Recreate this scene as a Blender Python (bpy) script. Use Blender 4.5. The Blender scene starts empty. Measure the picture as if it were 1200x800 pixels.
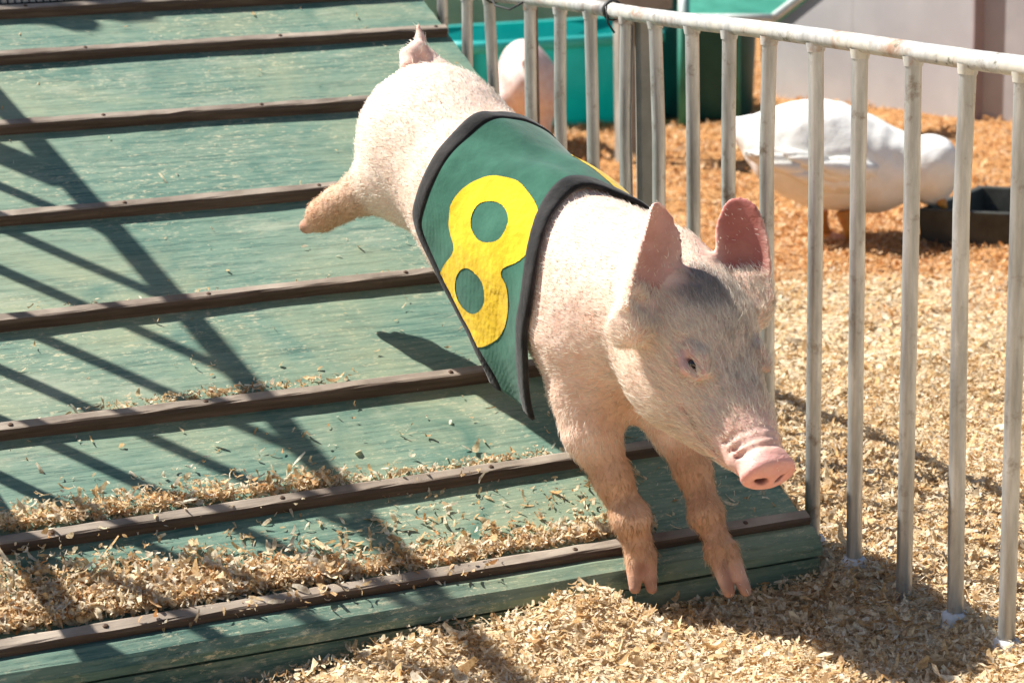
import bpy, bmesh, math, random
import numpy as np
from mathutils import Vector, Matrix
from mathutils.bvhtree import BVHTree

random.seed(7)
RNG = np.random.default_rng(7)
SC = bpy.context.scene
COL = SC.collection

# ------------------------------------------------------------------ camera
FPX = 2504.3                      # focal length in pixels of a 1200 wide picture
RC = np.array([[0.91868519, 0.11053901, -0.37920792],
               [-0.39424064, 0.19747872, -0.89753912],
               [-0.02432759, 0.97405507, 0.22499975]])
CAM = np.array([0.0, 0.0, 0.926])
cd = bpy.data.cameras.new('camera')
cam = bpy.data.objects.new('camera', cd)
COL.objects.link(cam)
m = Matrix([list(RC[i]) + [CAM[i]] for i in range(3)] + [[0, 0, 0, 1]])
cam.matrix_world = m
cd.sensor_width = 36.0
cd.lens = FPX / 1200 * 36
cd.clip_start = 0.05
cd.clip_end = 500
cd.dof.use_dof = True
cd.dof.focus_distance = 2.62
cd.dof.aperture_fstop = 9.0
SC.camera = cam

# ------------------------------------------------------------------ world, sun, exposure
SUN_AZ, SUN_EL = math.radians(-46), math.radians(51.5)      # the way the light travels
S = np.array([math.cos(SUN_AZ) * math.cos(SUN_EL), math.sin(SUN_AZ) * math.cos(SUN_EL), -math.sin(SUN_EL)])
world = bpy.data.worlds.new("World")
SC.world = world
world.use_nodes = True
wn = world.node_tree
sky = wn.nodes.new('ShaderNodeTexSky')
sky.sky_type = 'NISHITA'
sky.sun_disc = False
sky.sun_elevation = SUN_EL
sky.sun_rotation = math.atan2(-S[0], -S[1])
sky.air_density = 1.0
sky.dust_density = 0.6
bg = wn.nodes['Background']
wn.links.new(sky.outputs[0], bg.inputs[0])
bg.inputs[1].default_value = 0.05
sd = bpy.data.lights.new('sun', 'SUN')
sd.energy = 5.0
sd.angle = math.radians(0.55)
sd.color = (1.0, 0.955, 0.88)
sun = bpy.data.objects.new('sun', sd)
COL.objects.link(sun)
sun.rotation_euler = Vector(S).to_track_quat('-Z', 'Y').to_euler()
SC.view_settings.view_transform = 'Standard'
SC.view_settings.look = 'None'
SC.view_settings.gamma = 1.0
SC.view_settings.exposure = 0.98
SC.view_settings.use_curve_mapping = False


# ------------------------------------------------------------------ helpers
def ray(px, py):
    d = RC @ np.array([px - 600, 400 - py, -FPX])
    return d / FPX                                    # unit depth along the view axis


def P(px, py, depth):
    """a point of the place, from where it is seen and how far away it is"""
    return CAM + ray(px, py) * depth


def on_plane(px, py, n, d):
    r = ray(px, py)
    return CAM + r * ((d - n @ CAM) / (n @ r))


def proj(p):
    c = RC.T @ (np.asarray(p, float) - CAM)
    return 600 + FPX * c[0] / -c[2], 400 - FPX * c[1] / -c[2], -c[2]


def tag(o, label=None, cat=None, group=None, kind=None):
    if label: o['label'] = label
    if cat: o['category'] = cat
    if group: o['group'] = group
    if kind: o['kind'] = kind
    return o


def empty(name, loc):
    o = bpy.data.objects.new(name, None)
    o.empty_display_size = 0.05
    o.location = loc
    COL.objects.link(o)
    return o


def link(name, me, mat=None, parent=None):
    o = bpy.data.objects.new(name, me)
    COL.objects.link(o)
    if mat is not None and len(me.materials) == 0: me.materials.append(mat)
    if parent is not None:
        o.parent = parent
        o.matrix_parent_inverse = Matrix.Translation(-parent.location)
        q = parent.parent
        while q is not None:
            o.matrix_parent_inverse = Matrix.Translation(-parent.location)
            q = None
    return o


def rel(o, parent):
    """parent o keeping its place (all thing roots are unrotated)"""
    o.parent = parent
    base = Vector((0, 0, 0))
    p = parent
    while p is not None:
        base += p.location
        p = p.parent
    o.location = o.location - base
    return o


def mesh_np(name, V, F, col=None, smooth=True):
    """V (n,3), F (m,3|4) index array, col (n,3) linear colours"""
    me = bpy.data.meshes.new(name)
    V = np.ascontiguousarray(V, np.float32)
    F = np.ascontiguousarray(F, np.int32)
    k = F.shape[1]
    me.vertices.add(len(V)); me.vertices.foreach_set('co', V.ravel())
    me.loops.add(F.size); me.loops.foreach_set('vertex_index', F.ravel())
    me.polygons.add(len(F))
    me.polygons.foreach_set('loop_start', np.arange(0, F.size, k, dtype=np.int32))
    me.update(calc_edges=True)
    if smooth:
        me.polygons.foreach_set('use_smooth', np.ones(len(F), bool))
    if col is not None:
        a = me.attributes.new('Col', 'FLOAT_COLOR', 'POINT')
        c = np.ones((len(V), 4), np.float32); c[:, :3] = col
        a.data.foreach_set('color', c.ravel())
    return me


class MB:
    """collects simple shapes into one mesh"""
    def __init__(self): self.v = []; self.f = []; self.sm = []

    def add(self, vs, fs, smooth=False):
        o = len(self.v)
        self.v += [tuple(map(float, q)) for q in vs]
        self.f += [tuple(i + o for i in q) for q in fs]
        self.sm += [smooth] * len(fs)

    def hexa(self, c):      # 8 corners: bottom 4 ccw, top 4 ccw
        self.add(c, [(3, 2, 1, 0), (4, 5, 6, 7), (0, 1, 5, 4), (1, 2, 6, 5), (2, 3, 7, 6), (3, 0, 4, 7)])

    def box(self, x0, y0, z0, x1, y1, z1):
        self.hexa([(x0, y0, z0), (x1, y0, z0), (x1, y1, z0), (x0, y1, z0), (x0, y0, z1), (x1, y0, z1), (x1, y1, z1), (x0, y1, z1)])

    def tube(self, pts, r, n=12, cap=True):
        pts = [np.asarray(p, float) for p in pts]
        rs = r if hasattr(r, '__len__') else [r] * len(pts)
        rings = []
        ref = None
        for i, p in enumerate(pts):
            t = pts[min(i + 1, len(pts) - 1)] - pts[max(i - 1, 0)]
            t = t / (np.linalg.norm(t) + 1e-12)
            if ref is None:
                ref = np.array([0, 0, 1.]) if abs(t[2]) < .9 else np.array([1., 0, 0])
            a = ref - t * (ref @ t); a /= np.linalg.norm(a); ref = a
            b = np.cross(t, a)
            rings.append([p + rs[i] * (a * math.cos(2 * math.pi * k / n) + b * math.sin(2 * math.pi * k / n)) for k in range(n)])
        V = [q for rg in rings for q in rg]
        Fs = []
        for i in range(len(pts) - 1):
            for k in range(n):
                k2 = (k + 1) % n
                Fs.append((i * n + k, i * n + k2, (i + 1) * n + k2, (i + 1) * n + k))
        self.add(V, Fs, True)
        if cap:
            o = len(self.v) - len(V)
            self.f.append(tuple(o + k for k in reversed(range(n)))); self.sm.append(False)
            o2 = o + (len(pts) - 1) * n
            self.f.append(tuple(o2 + k for k in range(n))); self.sm.append(False)

    def lathe(self, prof, c=(0, 0, 0), n=32):   # prof [(r,z)]
        V = [(c[0] + r * math.cos(2 * math.pi * k / n), c[1] + r * math.sin(2 * math.pi * k / n), c[2] + z) for r, z in prof for k in range(n)]
        Fs = [(i * n + k, i * n + (k + 1) % n, (i + 1) * n + (k + 1) % n, (i + 1) * n + k) for i in range(len(prof) - 1) for k in range(n)]
        self.add(V, Fs, True)

    def mesh(self, name):
        me = bpy.data.meshes.new(name)
        me.from_pydata(self.v, [], self.f)
        me.polygons.foreach_set('use_smooth', self.sm)
        me.update()
        return me

    def build(self, name, mat, parent=None, bevel=0, off=None):
        me = self.mesh(name)
        if bevel:
            bm = bmesh.new(); bm.from_mesh(me)
            bmesh.ops.recalc_face_normals(bm, faces=bm.faces)
            bmesh.ops.bevel(bm, geom=[e for e in bm.edges if e.is_manifold and e.calc_face_angle(0) > .5], offset=bevel, segments=2, affect='EDGES', profile=.5)
            bm.to_mesh(me); bm.free()
        o = link(name, me, mat)
        if parent is not None: rel(o, parent)
        return o


# value noise ------------------------------------------------------------
_lat = RNG.random((64, 64, 64)).astype(np.float32)


def vnoise(p, s):
    """smooth noise -1..1 of points p (...,2|3) at cell size s"""
    p = np.asarray(p, np.float32) / s
    if p.shape[-1] == 2: p = np.concatenate([p, np.zeros(p.shape[:-1] + (1,), np.float32)], -1)
    i = np.floor(p).astype(int); f = p - i
    f = f * f * (3 - 2 * f); i0 = i & 63; i1 = (i + 1) & 63
    L = _lat
    def g(a, b, c): return L[a[..., 0], b[..., 1], c[..., 2]]
    x = f[..., 0]; y = f[..., 1]; z = f[..., 2]
    c00 = g(i0, i0, i0) * (1 - x) + g(i1, i0, i0) * x
    c10 = g(i0, i1, i0) * (1 - x) + g(i1, i1, i0) * x
    c01 = g(i0, i0, i1) * (1 - x) + g(i1, i0, i1) * x
    c11 = g(i0, i1, i1) * (1 - x) + g(i1, i1, i1) * x
    return ((c00 * (1 - y) + c10 * y) * (1 - z) + (c01 * (1 - y) + c11 * y) * z) * 2 - 1


def fbm(p, s, o=3):
    r = 0; a = 1
    for _ in range(o):
        r = r + a * vnoise(p, s); s *= .5; a *= .5
    return r


def sstep(a, b, x):
    t = np.clip((x - a) / (b - a), 0, 1)
    return t * t * (3 - 2 * t)


# ------------------------------------------------------------------ materials
class NT:
    def __init__(self, name):
        self.m = bpy.data.materials.new(name); self.m.use_nodes = True
        self.t = self.m.node_tree; self.b = self.t.nodes['Principled BSDF']
        self.co = self.t.nodes.new('ShaderNodeTexCoord').outputs['Object']

    def n(self, k, **kw):
        n = self.t.nodes.new(k)
        for a, b in kw.items(): setattr(n, a, b)
        return n

    def l(self, a, b): self.t.links.new(a, b)

    def mapping(self, scale, src=None):
        n = self.n('ShaderNodeMapping'); n.inputs['Scale'].default_value = scale
        self.l(src or self.co, n.inputs[0]); return n.outputs[0]

    def noise(self, scale, detail=4, rough=.55, vec=None, dist=0):
        n = self.n('ShaderNodeTexNoise'); n.inputs['Scale'].default_value = scale
        n.inputs['Detail'].default_value = detail; n.inputs['Roughness'].default_value = rough
        n.inputs['Distortion'].default_value = dist
        self.l(vec or self.co, n.inputs['Vector']); return n.outputs[0]

    def ramp(self, fac, stops):
        n = self.n('ShaderNodeValToRGB'); e = n.color_ramp.elements
        while len(e) < len(stops): e.new(.5)
        for q, (p, c) in zip(e, stops):
            q.position = p; q.color = tuple(c) + (1,) if len(c) == 3 else c
        self.l(fac, n.inputs[0]); return n.outputs[0]

    def mix(self, fac, a, b, mode='MIX'):
        n = self.n('ShaderNodeMix', data_type='RGBA', blend_type=mode)
        for s, v in ((n.inputs[0], fac), (n.inputs[6], a), (n.inputs[7], b)):
            if isinstance(v, (int, float)): s.default_value = v
            elif isinstance(v, (tuple, list)): s.default_value = tuple(v) + (1,)
            else: self.l(v, s)
        return n.outputs[2]

    def attr(self, name='Col'):
        return self.n('ShaderNodeAttribute', attribute_name=name).outputs['Color']

    def bump(self, h, strength=.3, dist=.01, prev=None):
        n = self.n('ShaderNodeBump'); n.inputs['Strength'].default_value = strength
        n.inputs['Distance'].default_value = dist
        self.l(h, n.inputs['Height'])
        if prev is not None: self.l(prev, n.inputs['Normal'])
        return n.outputs[0]

    def out(self, col=None, rough=.6, nrm=None, metal=0, spec=.5, **kw):
        b = self.b
        if col is not None:
            if isinstance(col, (tuple, list)): b.inputs['Base Color'].default_value = tuple(col) + (1,)
            else: self.l(col, b.inputs['Base Color'])
        if isinstance(rough, (int, float)): b.inputs['Roughness'].default_value = rough
        else: self.l(rough, b.inputs['Roughness'])
        b.inputs['Metallic'].default_value = metal
        b.inputs['Specular IOR Level'].default_value = spec
        if nrm is not None: self.l(nrm, b.inputs['Normal'])
        for k, v in kw.items(): b.inputs[k.replace('_', ' ')].default_value = v
        return self.m


def mat_green(name='green_paint', dark=.70):
    t = NT(name)
    base = t.ramp(t.noise(3.2, 5, .6), [(.3, (.10 * dark, .225 * dark, .175 * dark)), (.5, (.145 * dark, .285 * dark, .215 * dark)), (.72, (.25 * dark, .34 * dark, .245 * dark))])
    # patchy tone per sheet, long grain, checks and worn flecks
    g = t.noise(1.0, 8, .75, t.mapping((9, 150, 150)))
    base = t.mix(t.ramp(g, [(.42, (0, 0, 0)), (.60, (.6, .6, .6))]), base, (.29 * dark, .41 * dark, .305 * dark))
    base = t.mix(t.ramp(g, [(.38, (.6, .6, .6)), (.50, (0, 0, 0))]), base, (.055 * dark, .135 * dark, .11 * dark))
    crack = t.noise(1.0, 5, .8, t.mapping((16, 330, 330)), dist=.6)
    cm = t.ramp(crack, [(.32, (.8, .8, .8)), (.385, (0, 0, 0))])
    base = t.mix(cm, base, (.05, .09, .07))
    fl = t.noise(1.0, 6, .85, t.mapping((60, 170, 170)))
    area = t.ramp(t.noise(4.5, 3, .6), [(.40, (.12, .12, .12)), (.64, (1, 1, 1))])
    fm = t.ramp(fl, [(.545, (0, 0, 0)), (.61, (1, 1, 1))])
    base = t.mix(t.mix(1.0, fm, area, 'MULTIPLY'), base, (.58, .52, .34))
    st = t.noise(6, 4, .6, dist=1.0)
    base = t.mix(t.ramp(t.noise(2.6, 5, .65, dist=.7), [(.46, (0, 0, 0)), (.66, (.55, .55, .55))]), base, (.36, .37, .22))
    base = t.mix(t.ramp(t.noise(9, 6, .75, t.mapping((.6, 1.6, 1.6))), [(.55, (0, 0, 0)), (.70, (.5, .5, .5))]), base, (.40, .42, .31))
    base = t.mix(t.ramp(st, [(.60, (0, 0, 0)), (.74, (.75, .75, .75))]), base, (.06 * dark, .19 * dark, .15 * dark))
    nr = t.bump(g, .5, .002)
    nr = t.bump(cm, .6, -.0025, nr)
    return t.out(base, .62, nr, spec=.35)


def mat_batten():
    t = NT('weathered_batten_wood')
    g = t.noise(1.0, 7, .7, t.mapping((5, 90, 90)))
    c = t.ramp(g, [(.28, (.04, .027, .02)), (.5, (.095, .064, .047)), (.72, (.17, .12, .09))])
    d = t.noise(14, 5, .7)
    c = t.mix(t.ramp(d, [(.56, (0, 0, 0)), (.70, (.8, .8, .8))]), c, (.075, .05, .036))
    # the upper face, trodden bare and bleached
    sep = t.n('ShaderNodeSeparateXYZ'); geo = t.n('ShaderNodeNewGeometry'); t.l(geo.outputs['Normal'], sep.inputs[0])
    top = t.ramp(sep.outputs[2], [(.55, (0, 0, 0)), (.85, (1, 1, 1))])
    wear = t.mix(t.ramp(t.noise(9, 4, .6), [(.3, (1, 1, 1)), (.66, (.25, .25, .25))]), (0, 0, 0), top)
    c = t.mix(wear, c, (.42, .35, .28))
    return t.out(c, .75, t.bump(g, .6, .002), spec=.25)


def mat_galv(name, rusty=False):
    t = NT(name)
    n1 = t.noise(1.0, 5, .65, t.mapping((60, 60, 9)))
    c = t.ramp(n1, [(.3, (.31, .305, .29)), (.5, (.45, .445, .43)), (.7, (.62, .615, .60))])
    d = t.noise(26, 5, .7)
    c = t.mix(t.ramp(d, [(.57, (0, 0, 0)), (.70, (.85, .85, .85))]), c, (.20, .15, .11))
    if rusty:
        c = t.mix(t.ramp(t.noise(14, 5, .7), [(.48, (0, 0, 0)), (.60, (.8, .8, .8))]), c, (.60, .57, .49))
        c = t.mix(t.ramp(t.noise(11, 6, .75, dist=.4), [(.55, (0, 0, 0)), (.66, (.8, .8, .8))]), c, (.34, .16, .08))
        c = t.mix(t.ramp(t.noise(55, 4, .7), [(.60, (0, 0, 0)), (.68, (.8, .8, .8))]), c, (.13, .12, .08))
    return t.out(c, .5 if rusty else .4, t.bump(d, .35, .001), metal=.15 if rusty else .6, spec=.5)


def mat_flake(name):
    t = NT(name)
    c = t.attr()
    g = t.noise(220, 3, .6)
    c = t.mix(t.ramp(g, [(.35, (.6, .6, .6)), (.6, (0, 0, 0))]), c, (.42, .24, .10), 'MULTIPLY')
    m_ = t.out(c, .75, t.bump(g, .3, .001), spec=.2)
    # thin curls let some light through
    tr = t.n('ShaderNodeBsdfTranslucent'); t.l(c, tr.inputs[0])
    mx = t.n('ShaderNodeMixShader'); mx.inputs[0].default_value = .38
    t.l(t.b.outputs[0], mx.inputs[1]); t.l(tr.outputs[0], mx.inputs[2])
    t.l(mx.outputs[0], t.t.nodes['Material Output'].inputs[0])
    return m_


def mat_ground():
    t = NT('shavings_bed')
    c = t.attr()
    v = t.n('ShaderNodeTexVoronoi'); v.inputs['Scale'].default_value = 75; t.l(t.mapping((1, 1.8, 1)), v.inputs[0])
    sep = t.n('ShaderNodeSeparateColor'); t.l(v.outputs['Color'], sep.inputs[0])
    c = t.mix(1.0, c, t.ramp(sep.outputs[0], [(0, (.45, .38, .32)), (.5, (.9, .86, .8)), (1, (1, 1, 1))]), 'MULTIPLY')
    n = t.noise(60, 6, .7)
    nr = t.bump(n, .8, .012); nr = t.bump(v.outputs['Distance'], .6, .008, nr)
    return t.out(c, .85, nr, spec=.15)


def mat_plain(name, c1, c2, scale=8, rough=.6, bump=.2, bdist=.003, metal=0, spec=.4, **kw):
    t = NT(name); n = t.noise(scale, 5, .62)
    return t.out(t.ramp(n, [(.35, c1), (.65, c2)]), rough, t.bump(n, bump, bdist), metal=metal, spec=spec, **kw)


def mat_skin():
    t = NT('piglet_skin')
    c = t.attr()
    n = t.noise(45, 5, .65)
    c = t.mix(t.ramp(n, [(.36, (.5, .5, .5)), (.60, (0, 0, 0))]), c, (.80, .62, .52), 'MULTIPLY')
    w = t.noise(1.0, 4, .6, t.mapping((70, 70, 160)), dist=.8)
    nr = t.bump(w, .28, .004)
    nr = t.bump(t.noise(260, 3, .6), .25, .001, nr)
    m_ = t.out(c, .62, nr, spec=.3)
    t.b.inputs['Subsurface Weight'].default_value = .22
    t.b.inputs['Subsurface Radius'].default_value = (1.0, .35, .2)
    t.b.inputs['Subsurface Scale'].default_value = .006
    return m_


def mat_hair(name):
    t = NT(name)
    c = t.attr()
    m_ = t.out(c, .55, spec=.3)
    tr = t.n('ShaderNodeBsdfTranslucent'); t.l(c, tr.inputs[0])
    mx = t.n('ShaderNodeMixShader'); mx.inputs[0].default_value = .4
    t.l(t.b.outputs[0], mx.inputs[1]); t.l(tr.outputs[0], mx.inputs[2])
    t.l(mx.outputs[0], t.t.nodes['Material Output'].inputs[0])
    return m_


def mat_cloth(name, c1, c2, scale=12, weave=900):
    t = NT(name)
    n = t.noise(scale, 4, .6)
    c = t.ramp(n, [(.32, c1), (.68, c2)])
    w = t.n('ShaderNodeTexWave'); w.inputs['Scale'].default_value = weave / 6.28; w.inputs['Distortion'].default_value = 2
    t.l(t.co, w.inputs[0])
    nr = t.bump(n, .5, .006)
    nr = t.bump(w.outputs[1], .15, .0006, nr)
    return t.out(c, .85, nr, spec=.15, Sheen_Weight=.15)


M = dict(
    green=mat_green(), lip=mat_green('green_lip_paint', .6),
    batten=mat_batten(), galv=mat_galv('galvanised_bar'), rail=mat_galv('rusty_galvanised_rail', True),
    flake=mat_flake('wood_shaving'), ground=mat_ground(), skin=mat_skin(), hair=mat_hair('piglet_bristle'),
    vest=mat_cloth('green_vest_cloth', (.020, .092, .062), (.045, .155, .105), 16),
    binding=mat_cloth('black_binding', (.010, .010, .011), (.034, .032, .032), 30),
    yellow=mat_cloth('yellow_felt', (.68, .43, .010), (.82, .56, .02), 30),
    duck=mat_plain('white_feather', (.82, .80, .75), (.90, .89, .87), 25, .7, .4, .006, spec=.2),
    orange=mat_plain('orange_duck_leg', (.60, .22, .04), (.75, .33, .06), 30, .5),
    teal=mat_plain('turquoise_plastic', (.0, .42, .40), (.02, .52, .49), 4, .38, .1, .004),
    teal2=mat_plain('turquoise_rim_plastic', (.05, .58, .55), (.10, .66, .62), 6, .35, .1, .004),
    black=mat_plain('black_rubber', (.022, .024, .02), (.06, .062, .052), 14, .55, .4, .004),
    wallp=mat_plain('pale_mauve_board', (.38, .36, .365), (.46, .44, .44), 3, .8, .3, .004),
    wallpost=mat_plain('mauve_post', (.27, .22, .22), (.33, .27, .27), 9, .8),
    trim=mat_plain('yellow_wood_trim', (.50, .36, .16), (.62, .47, .24), 14, .7),
    stake=mat_plain('brown_stake_wood', (.12, .075, .05), (.24, .17, .12), 22, .8, .5),
    greyboard=mat_plain('grey_board', (.22, .21, .18), (.34, .32, .28), 12, .8, .4),
    wire=mat_plain('black_wire', (.01, .01, .012), (.03, .03, .03), 40, .5),
    greenmetal=mat_plain('green_cart_paint', (.02, .16, .11), (.05, .27, .19), 10, .5),
    paleedge=mat_plain('chalky_edge_paint', (.45, .52, .48), (.66, .70, .66), 30, .7),
    dark=mat_plain('black_plastic', (.012, .012, .012), (.03, .03, .03), 10, .5),
    palegreen=mat_plain('pale_green_board', (.22, .38, .26), (.34, .50, .36), 10, .7),
    white=mat_plain('white_mat', (.55, .50, .46), (.68, .62, .57), 30, .7),
    foot=mat_plain('white_foot_cap', (.55, .55, .56), (.75, .75, .76), 40, .5),
    nail=mat_plain('rusty_nail', (.05, .03, .02), (.12, .07, .045), 60, .6, metal=.5),
    eye=mat_plain('dark_eye', (.008, .005, .005), (.02, .012, .01), 40, .08, spec=.8),
    lace=mat_plain('grey_collar', (.35, .35, .34), (.5, .5, .48), 20, .5),
)

for k_, tw_ in (('teal', .45), ('teal2', .35)):
    t_ = M[k_].node_tree; b_ = t_.nodes['Principled BSDF']
    tr_ = t_.nodes.new('ShaderNodeBsdfTranslucent'); t_.links.new(b_.inputs['Base Color'].links[0].from_socket, tr_.inputs[0])
    mx_ = t_.nodes.new('ShaderNodeMixShader'); mx_.inputs[0].default_value = tw_
    t_.links.new(b_.outputs[0], mx_.inputs[1]); t_.links.new(tr_.outputs[0], mx_.inputs[2])
    t_.links.new(mx_.outputs[0], t_.nodes['Material Output'].inputs[0])

# ------------------------------------------------------------------ the lie of the land
RS, RZ0, RY0 = 0.447, 0.062, 2.314          # ramp slope and front edge
RX0, RX1 = 0.02, 1.386
FX = 1.418                                    # fence line
RN = np.array([0, -RS, 1.0]); RN /= np.linalg.norm(RN)
RT = np.array([0, 1.0, RS]); RT /= np.linalg.norm(RT)


def ramp_z(y): return RZ0 + RS * (y - RY0)


def ground_h(x, y):
    p = np.stack([x, y], -1)
    h = .010 * fbm(p, .16, 3) + .012 * vnoise(p + 9.3, .6)
    # shavings kicked up against the front of the ramp
    pile = .034 * np.exp(-((y - 2.24) / .13) ** 2) * sstep(.60, .95, x) * (1 - sstep(1.07, 1.14, x))
    pile = pile * (1 + .3 * vnoise(p + 3.1, .07))
    h = h + pile
    h = h + .010 * np.exp(-((x - FX) / .05) ** 2)
    under = (x < RX1 + .01) & (x > RX0) & (y > 2.262)
    h = np.where(under, np.minimum(h, -.02), h)
    return h


def axis(dense0, dense1, step, far0, far1):
    a = list(np.arange(dense0, dense1, step))
    s = step
    while a[-1] < far1: s *= 1.25; a.append(a[-1] + s)
    s = step
    while a[0] > far0: s *= 1.25; a.insert(0, a[0] - s)
    return np.array(a)


def shade_far(x, y):
    """0 pale fresh shavings near, 1 orange trodden shavings in the back pen"""
    d = y + .25 * (x - 1.4)
    return sstep(3.75, 4.35, d + .25 * vnoise(np.stack([x, y], -1), .25))


gx = axis(-.3, 3.0, .016, -90, 90); gy = axis(1.6, 5.2, .018, -60, 150)
GX, GY = np.meshgrid(gx, gy, indexing='ij')
GZ = ground_h(GX, GY)
V = np.stack([GX, GY, GZ], -1).reshape(-1, 3)
nx, ny = GX.shape
ii, jj = np.meshgrid(np.arange(nx - 1), np.arange(ny - 1), indexing='ij')
a = (ii * ny + jj).ravel()
F = np.stack([a, a + ny, a + ny + 1, a + 1], 1)
w = shade_far(GX, GY).reshape(-1, 1)
cc = (1 - w) * np.array([.74, .61, .43]) + w * np.array([.56, .30, .12])
me = mesh_np('ground', V, F, cc)
tag(link('ground', me, M['ground']), kind='structure')


# ------------------------------------------------------------------ wood shavings
PALE = np.array([[.86, .70, .46], [.90, .78, .58], [.80, .60, .35], [.72, .50, .26], [.92, .84, .69], [.60, .42, .24], [.86, .72, .50], [.90, .80, .60], [.93, .88, .76], [.92, .84, .68]])
ORNG = np.array([[.80, .48, .22], [.86, .59, .32], [.73, .40, .17], [.90, .70, .46], [.60, .31, .12], [.83, .53, .27], [.88, .66, .42]])


def flakes(name, pos, size, far, nrm=None, tilt=.42):
    n = len(pos)
    N0 = np.tile(np.array([0, 0, 1.0]), (n, 1)) if nrm is None else nrm
    N1 = N0 + RNG.normal(0, tilt, (n, 3)); N1 /= np.linalg.norm(N1, axis=1, keepdims=True)
    U = RNG.normal(0, 1, (n, 3)); U -= N1 * (U * N1).sum(1, keepdims=True); U /= np.linalg.norm(U, axis=1, keepdims=True)
    W = np.cross(N1, U)
    L = size * RNG.uniform(.6, 1.5, n); wd = size * RNG.uniform(.16, .50, n)
    curl = RNG.uniform(-2.4, 3.6, n)
    tw = RNG.normal(0, .35, n)
    seg = 4
    V = np.zeros((n, seg * 2, 3))
    for k in range(seg):
        s = (k / (seg - 1) - .5)
        th = curl * s
        x = np.where(np.abs(curl) > .05, np.sin(th) / curl, s) * L
        z = np.where(np.abs(curl) > .05, (1 - np.cos(th)) / curl, 0) * L
        wk = wd * (.5 - .28 * (abs(s) * 2) ** 1.5) * RNG.uniform(.6, 1.25, n)
        sh = tw * wd * s
        c = pos + U * x[:, None] + N1 * z[:, None] + W * sh[:, None]
        lift = RNG.normal(0, .12, n) * wd
        V[:, 2 * k] = c + W * wk[:, None] + N1 * lift[:, None]
        V[:, 2 * k + 1] = c - W * wk[:, None] - N1 * lift[:, None]
    base = np.arange(n)[:, None] * (seg * 2)
    F = np.concatenate([base + np.array([2 * k, 2 * k + 2, 2 * k + 3, 2 * k + 1]) for k in range(seg - 1)])
    far = np.asarray(far)
    pc = PALE[RNG.integers(0, len(PALE), n)] * np.array([1.01, 1.0, .95]); oc = ORNG[RNG.integers(0, len(ORNG), n)]
    pick = (RNG.random(n) < far)[:, None]
    C = np.where(pick, oc, pc) * RNG.uniform(.85, 1.1, (n, 1))
    return mesh_np(name, V.reshape(-1, 3), F, np.repeat(C, seg * 2, 0), smooth=True)


def scatter_ground(n, x0, x1, y0, y1, size, lift):
    x = RNG.uniform(x0, x1, n); y = RNG.uniform(y0, y1, n)
    keep = ~((x < RX1 + .012) & (x > RX0) & (y > 2.268))
    # only what lies in or near the field of view
    x = x[keep]; y = y[keep]
    c = np.stack([x, y, np.zeros_like(x)], 1) - CAM
    k = c @ RC
    px = 600 + FPX * k[:, 0] / -k[:, 2]; py = 400 - FPX * k[:, 1] / -k[:, 2]
    keep = (px > -130) & (px < 1330) & (py > -60) & (py < 960)
    x = x[keep]; y = y[keep]
    z = ground_h(x, y) + RNG.uniform(-.003, lift, len(x))
    return np.stack([x, y, z], 1), size * RNG.lognormal(0, .35, len(x))


pts, szs = [], []
for args in ((100000, .3, 2.6, 1.6, 3.2, .0125, .012), (90000, .3, 2.6, 1.6, 3.2, .0075, .012), (2600, .4, 2.6, 1.6, 3.2, .020, .014),
             (42000, 1.4, 3.4, 3.0, 4.6, .014, .012), (46000, 1.4, 4.6, 4.2, 8.6, .019, .014)):
    p_, s_ = scatter_ground(*args); pts.append(p_); szs.append(s_)
pts = np.concatenate(pts); szs = np.concatenate(szs)
fo = link('wood_shavings', flakes('wood_shavings', pts, szs, shade_far(pts[:, 0], pts[:, 1])), M['flake'])
tag(fo, 'loose pale and orange wood shavings covering the pen ground', 'wood shavings', kind='stuff')

# ------------------------------------------------------------------ ramp
ramp = empty('ramp', (.7, 3.2, 0))
tag(ramp, 'sloping green painted plywood ramp with brown wooden cleats across it', 'ramp')
mb = MB()
YT = 4.9
nxs, nys = 60, 120
V = []; F = []
th = .018
for j in range(nys + 1):
    for i in range(nxs + 1):
        x = RX0 + (RX1 - RX0) * i / nxs; y = RY0 + (YT - RY0) * j / nys
        z = ramp_z(y) + .0016 * float(vnoise(np.array([x, y]), .22))
        V.append((x + (0 if i < nxs else .0015 * random.uniform(-1, 1)), y, z))
for j in range(nys):
    for i in range(nxs):
        a = j * (nxs + 1) + i; F.append((a, a + 1, a + nxs + 2, a + nxs + 1))
mb.add(V, F, True)
# edge thickness
dz = th * math.sqrt(1 + RS ** 2)
mb.add([(RX1, RY0, ramp_z(RY0)), (RX1, YT, ramp_z(YT)), (RX1, YT, ramp_z(YT) - dz), (RX1, RY0, ramp_z(RY0) - dz)], [(3, 2, 1, 0)])
mb.add([(RX0, RY0, ramp_z(RY0)), (RX0, YT, ramp_z(YT)), (RX0, YT, ramp_z(YT) - dz), (RX0, RY0, ramp_z(RY0) - dz)], [(0, 1, 2, 3)])
mb.add([(RX0, RY0, ramp_z(RY0) - dz), (RX1, RY0, ramp_z(RY0) - dz), (RX1, YT, ramp_z(YT) - dz), (RX0, YT, ramp_z(YT) - dz)], [(3, 2, 1, 0)])
mb.add([(RX0, YT, ramp_z(YT)), (RX1, YT, ramp_z(YT)), (RX1, YT, ramp_z(YT) - dz), (RX0, YT, ramp_z(YT) - dz)], [(0, 3, 2, 1)])
mb.build('deck_board', M['green'], ramp)


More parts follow.
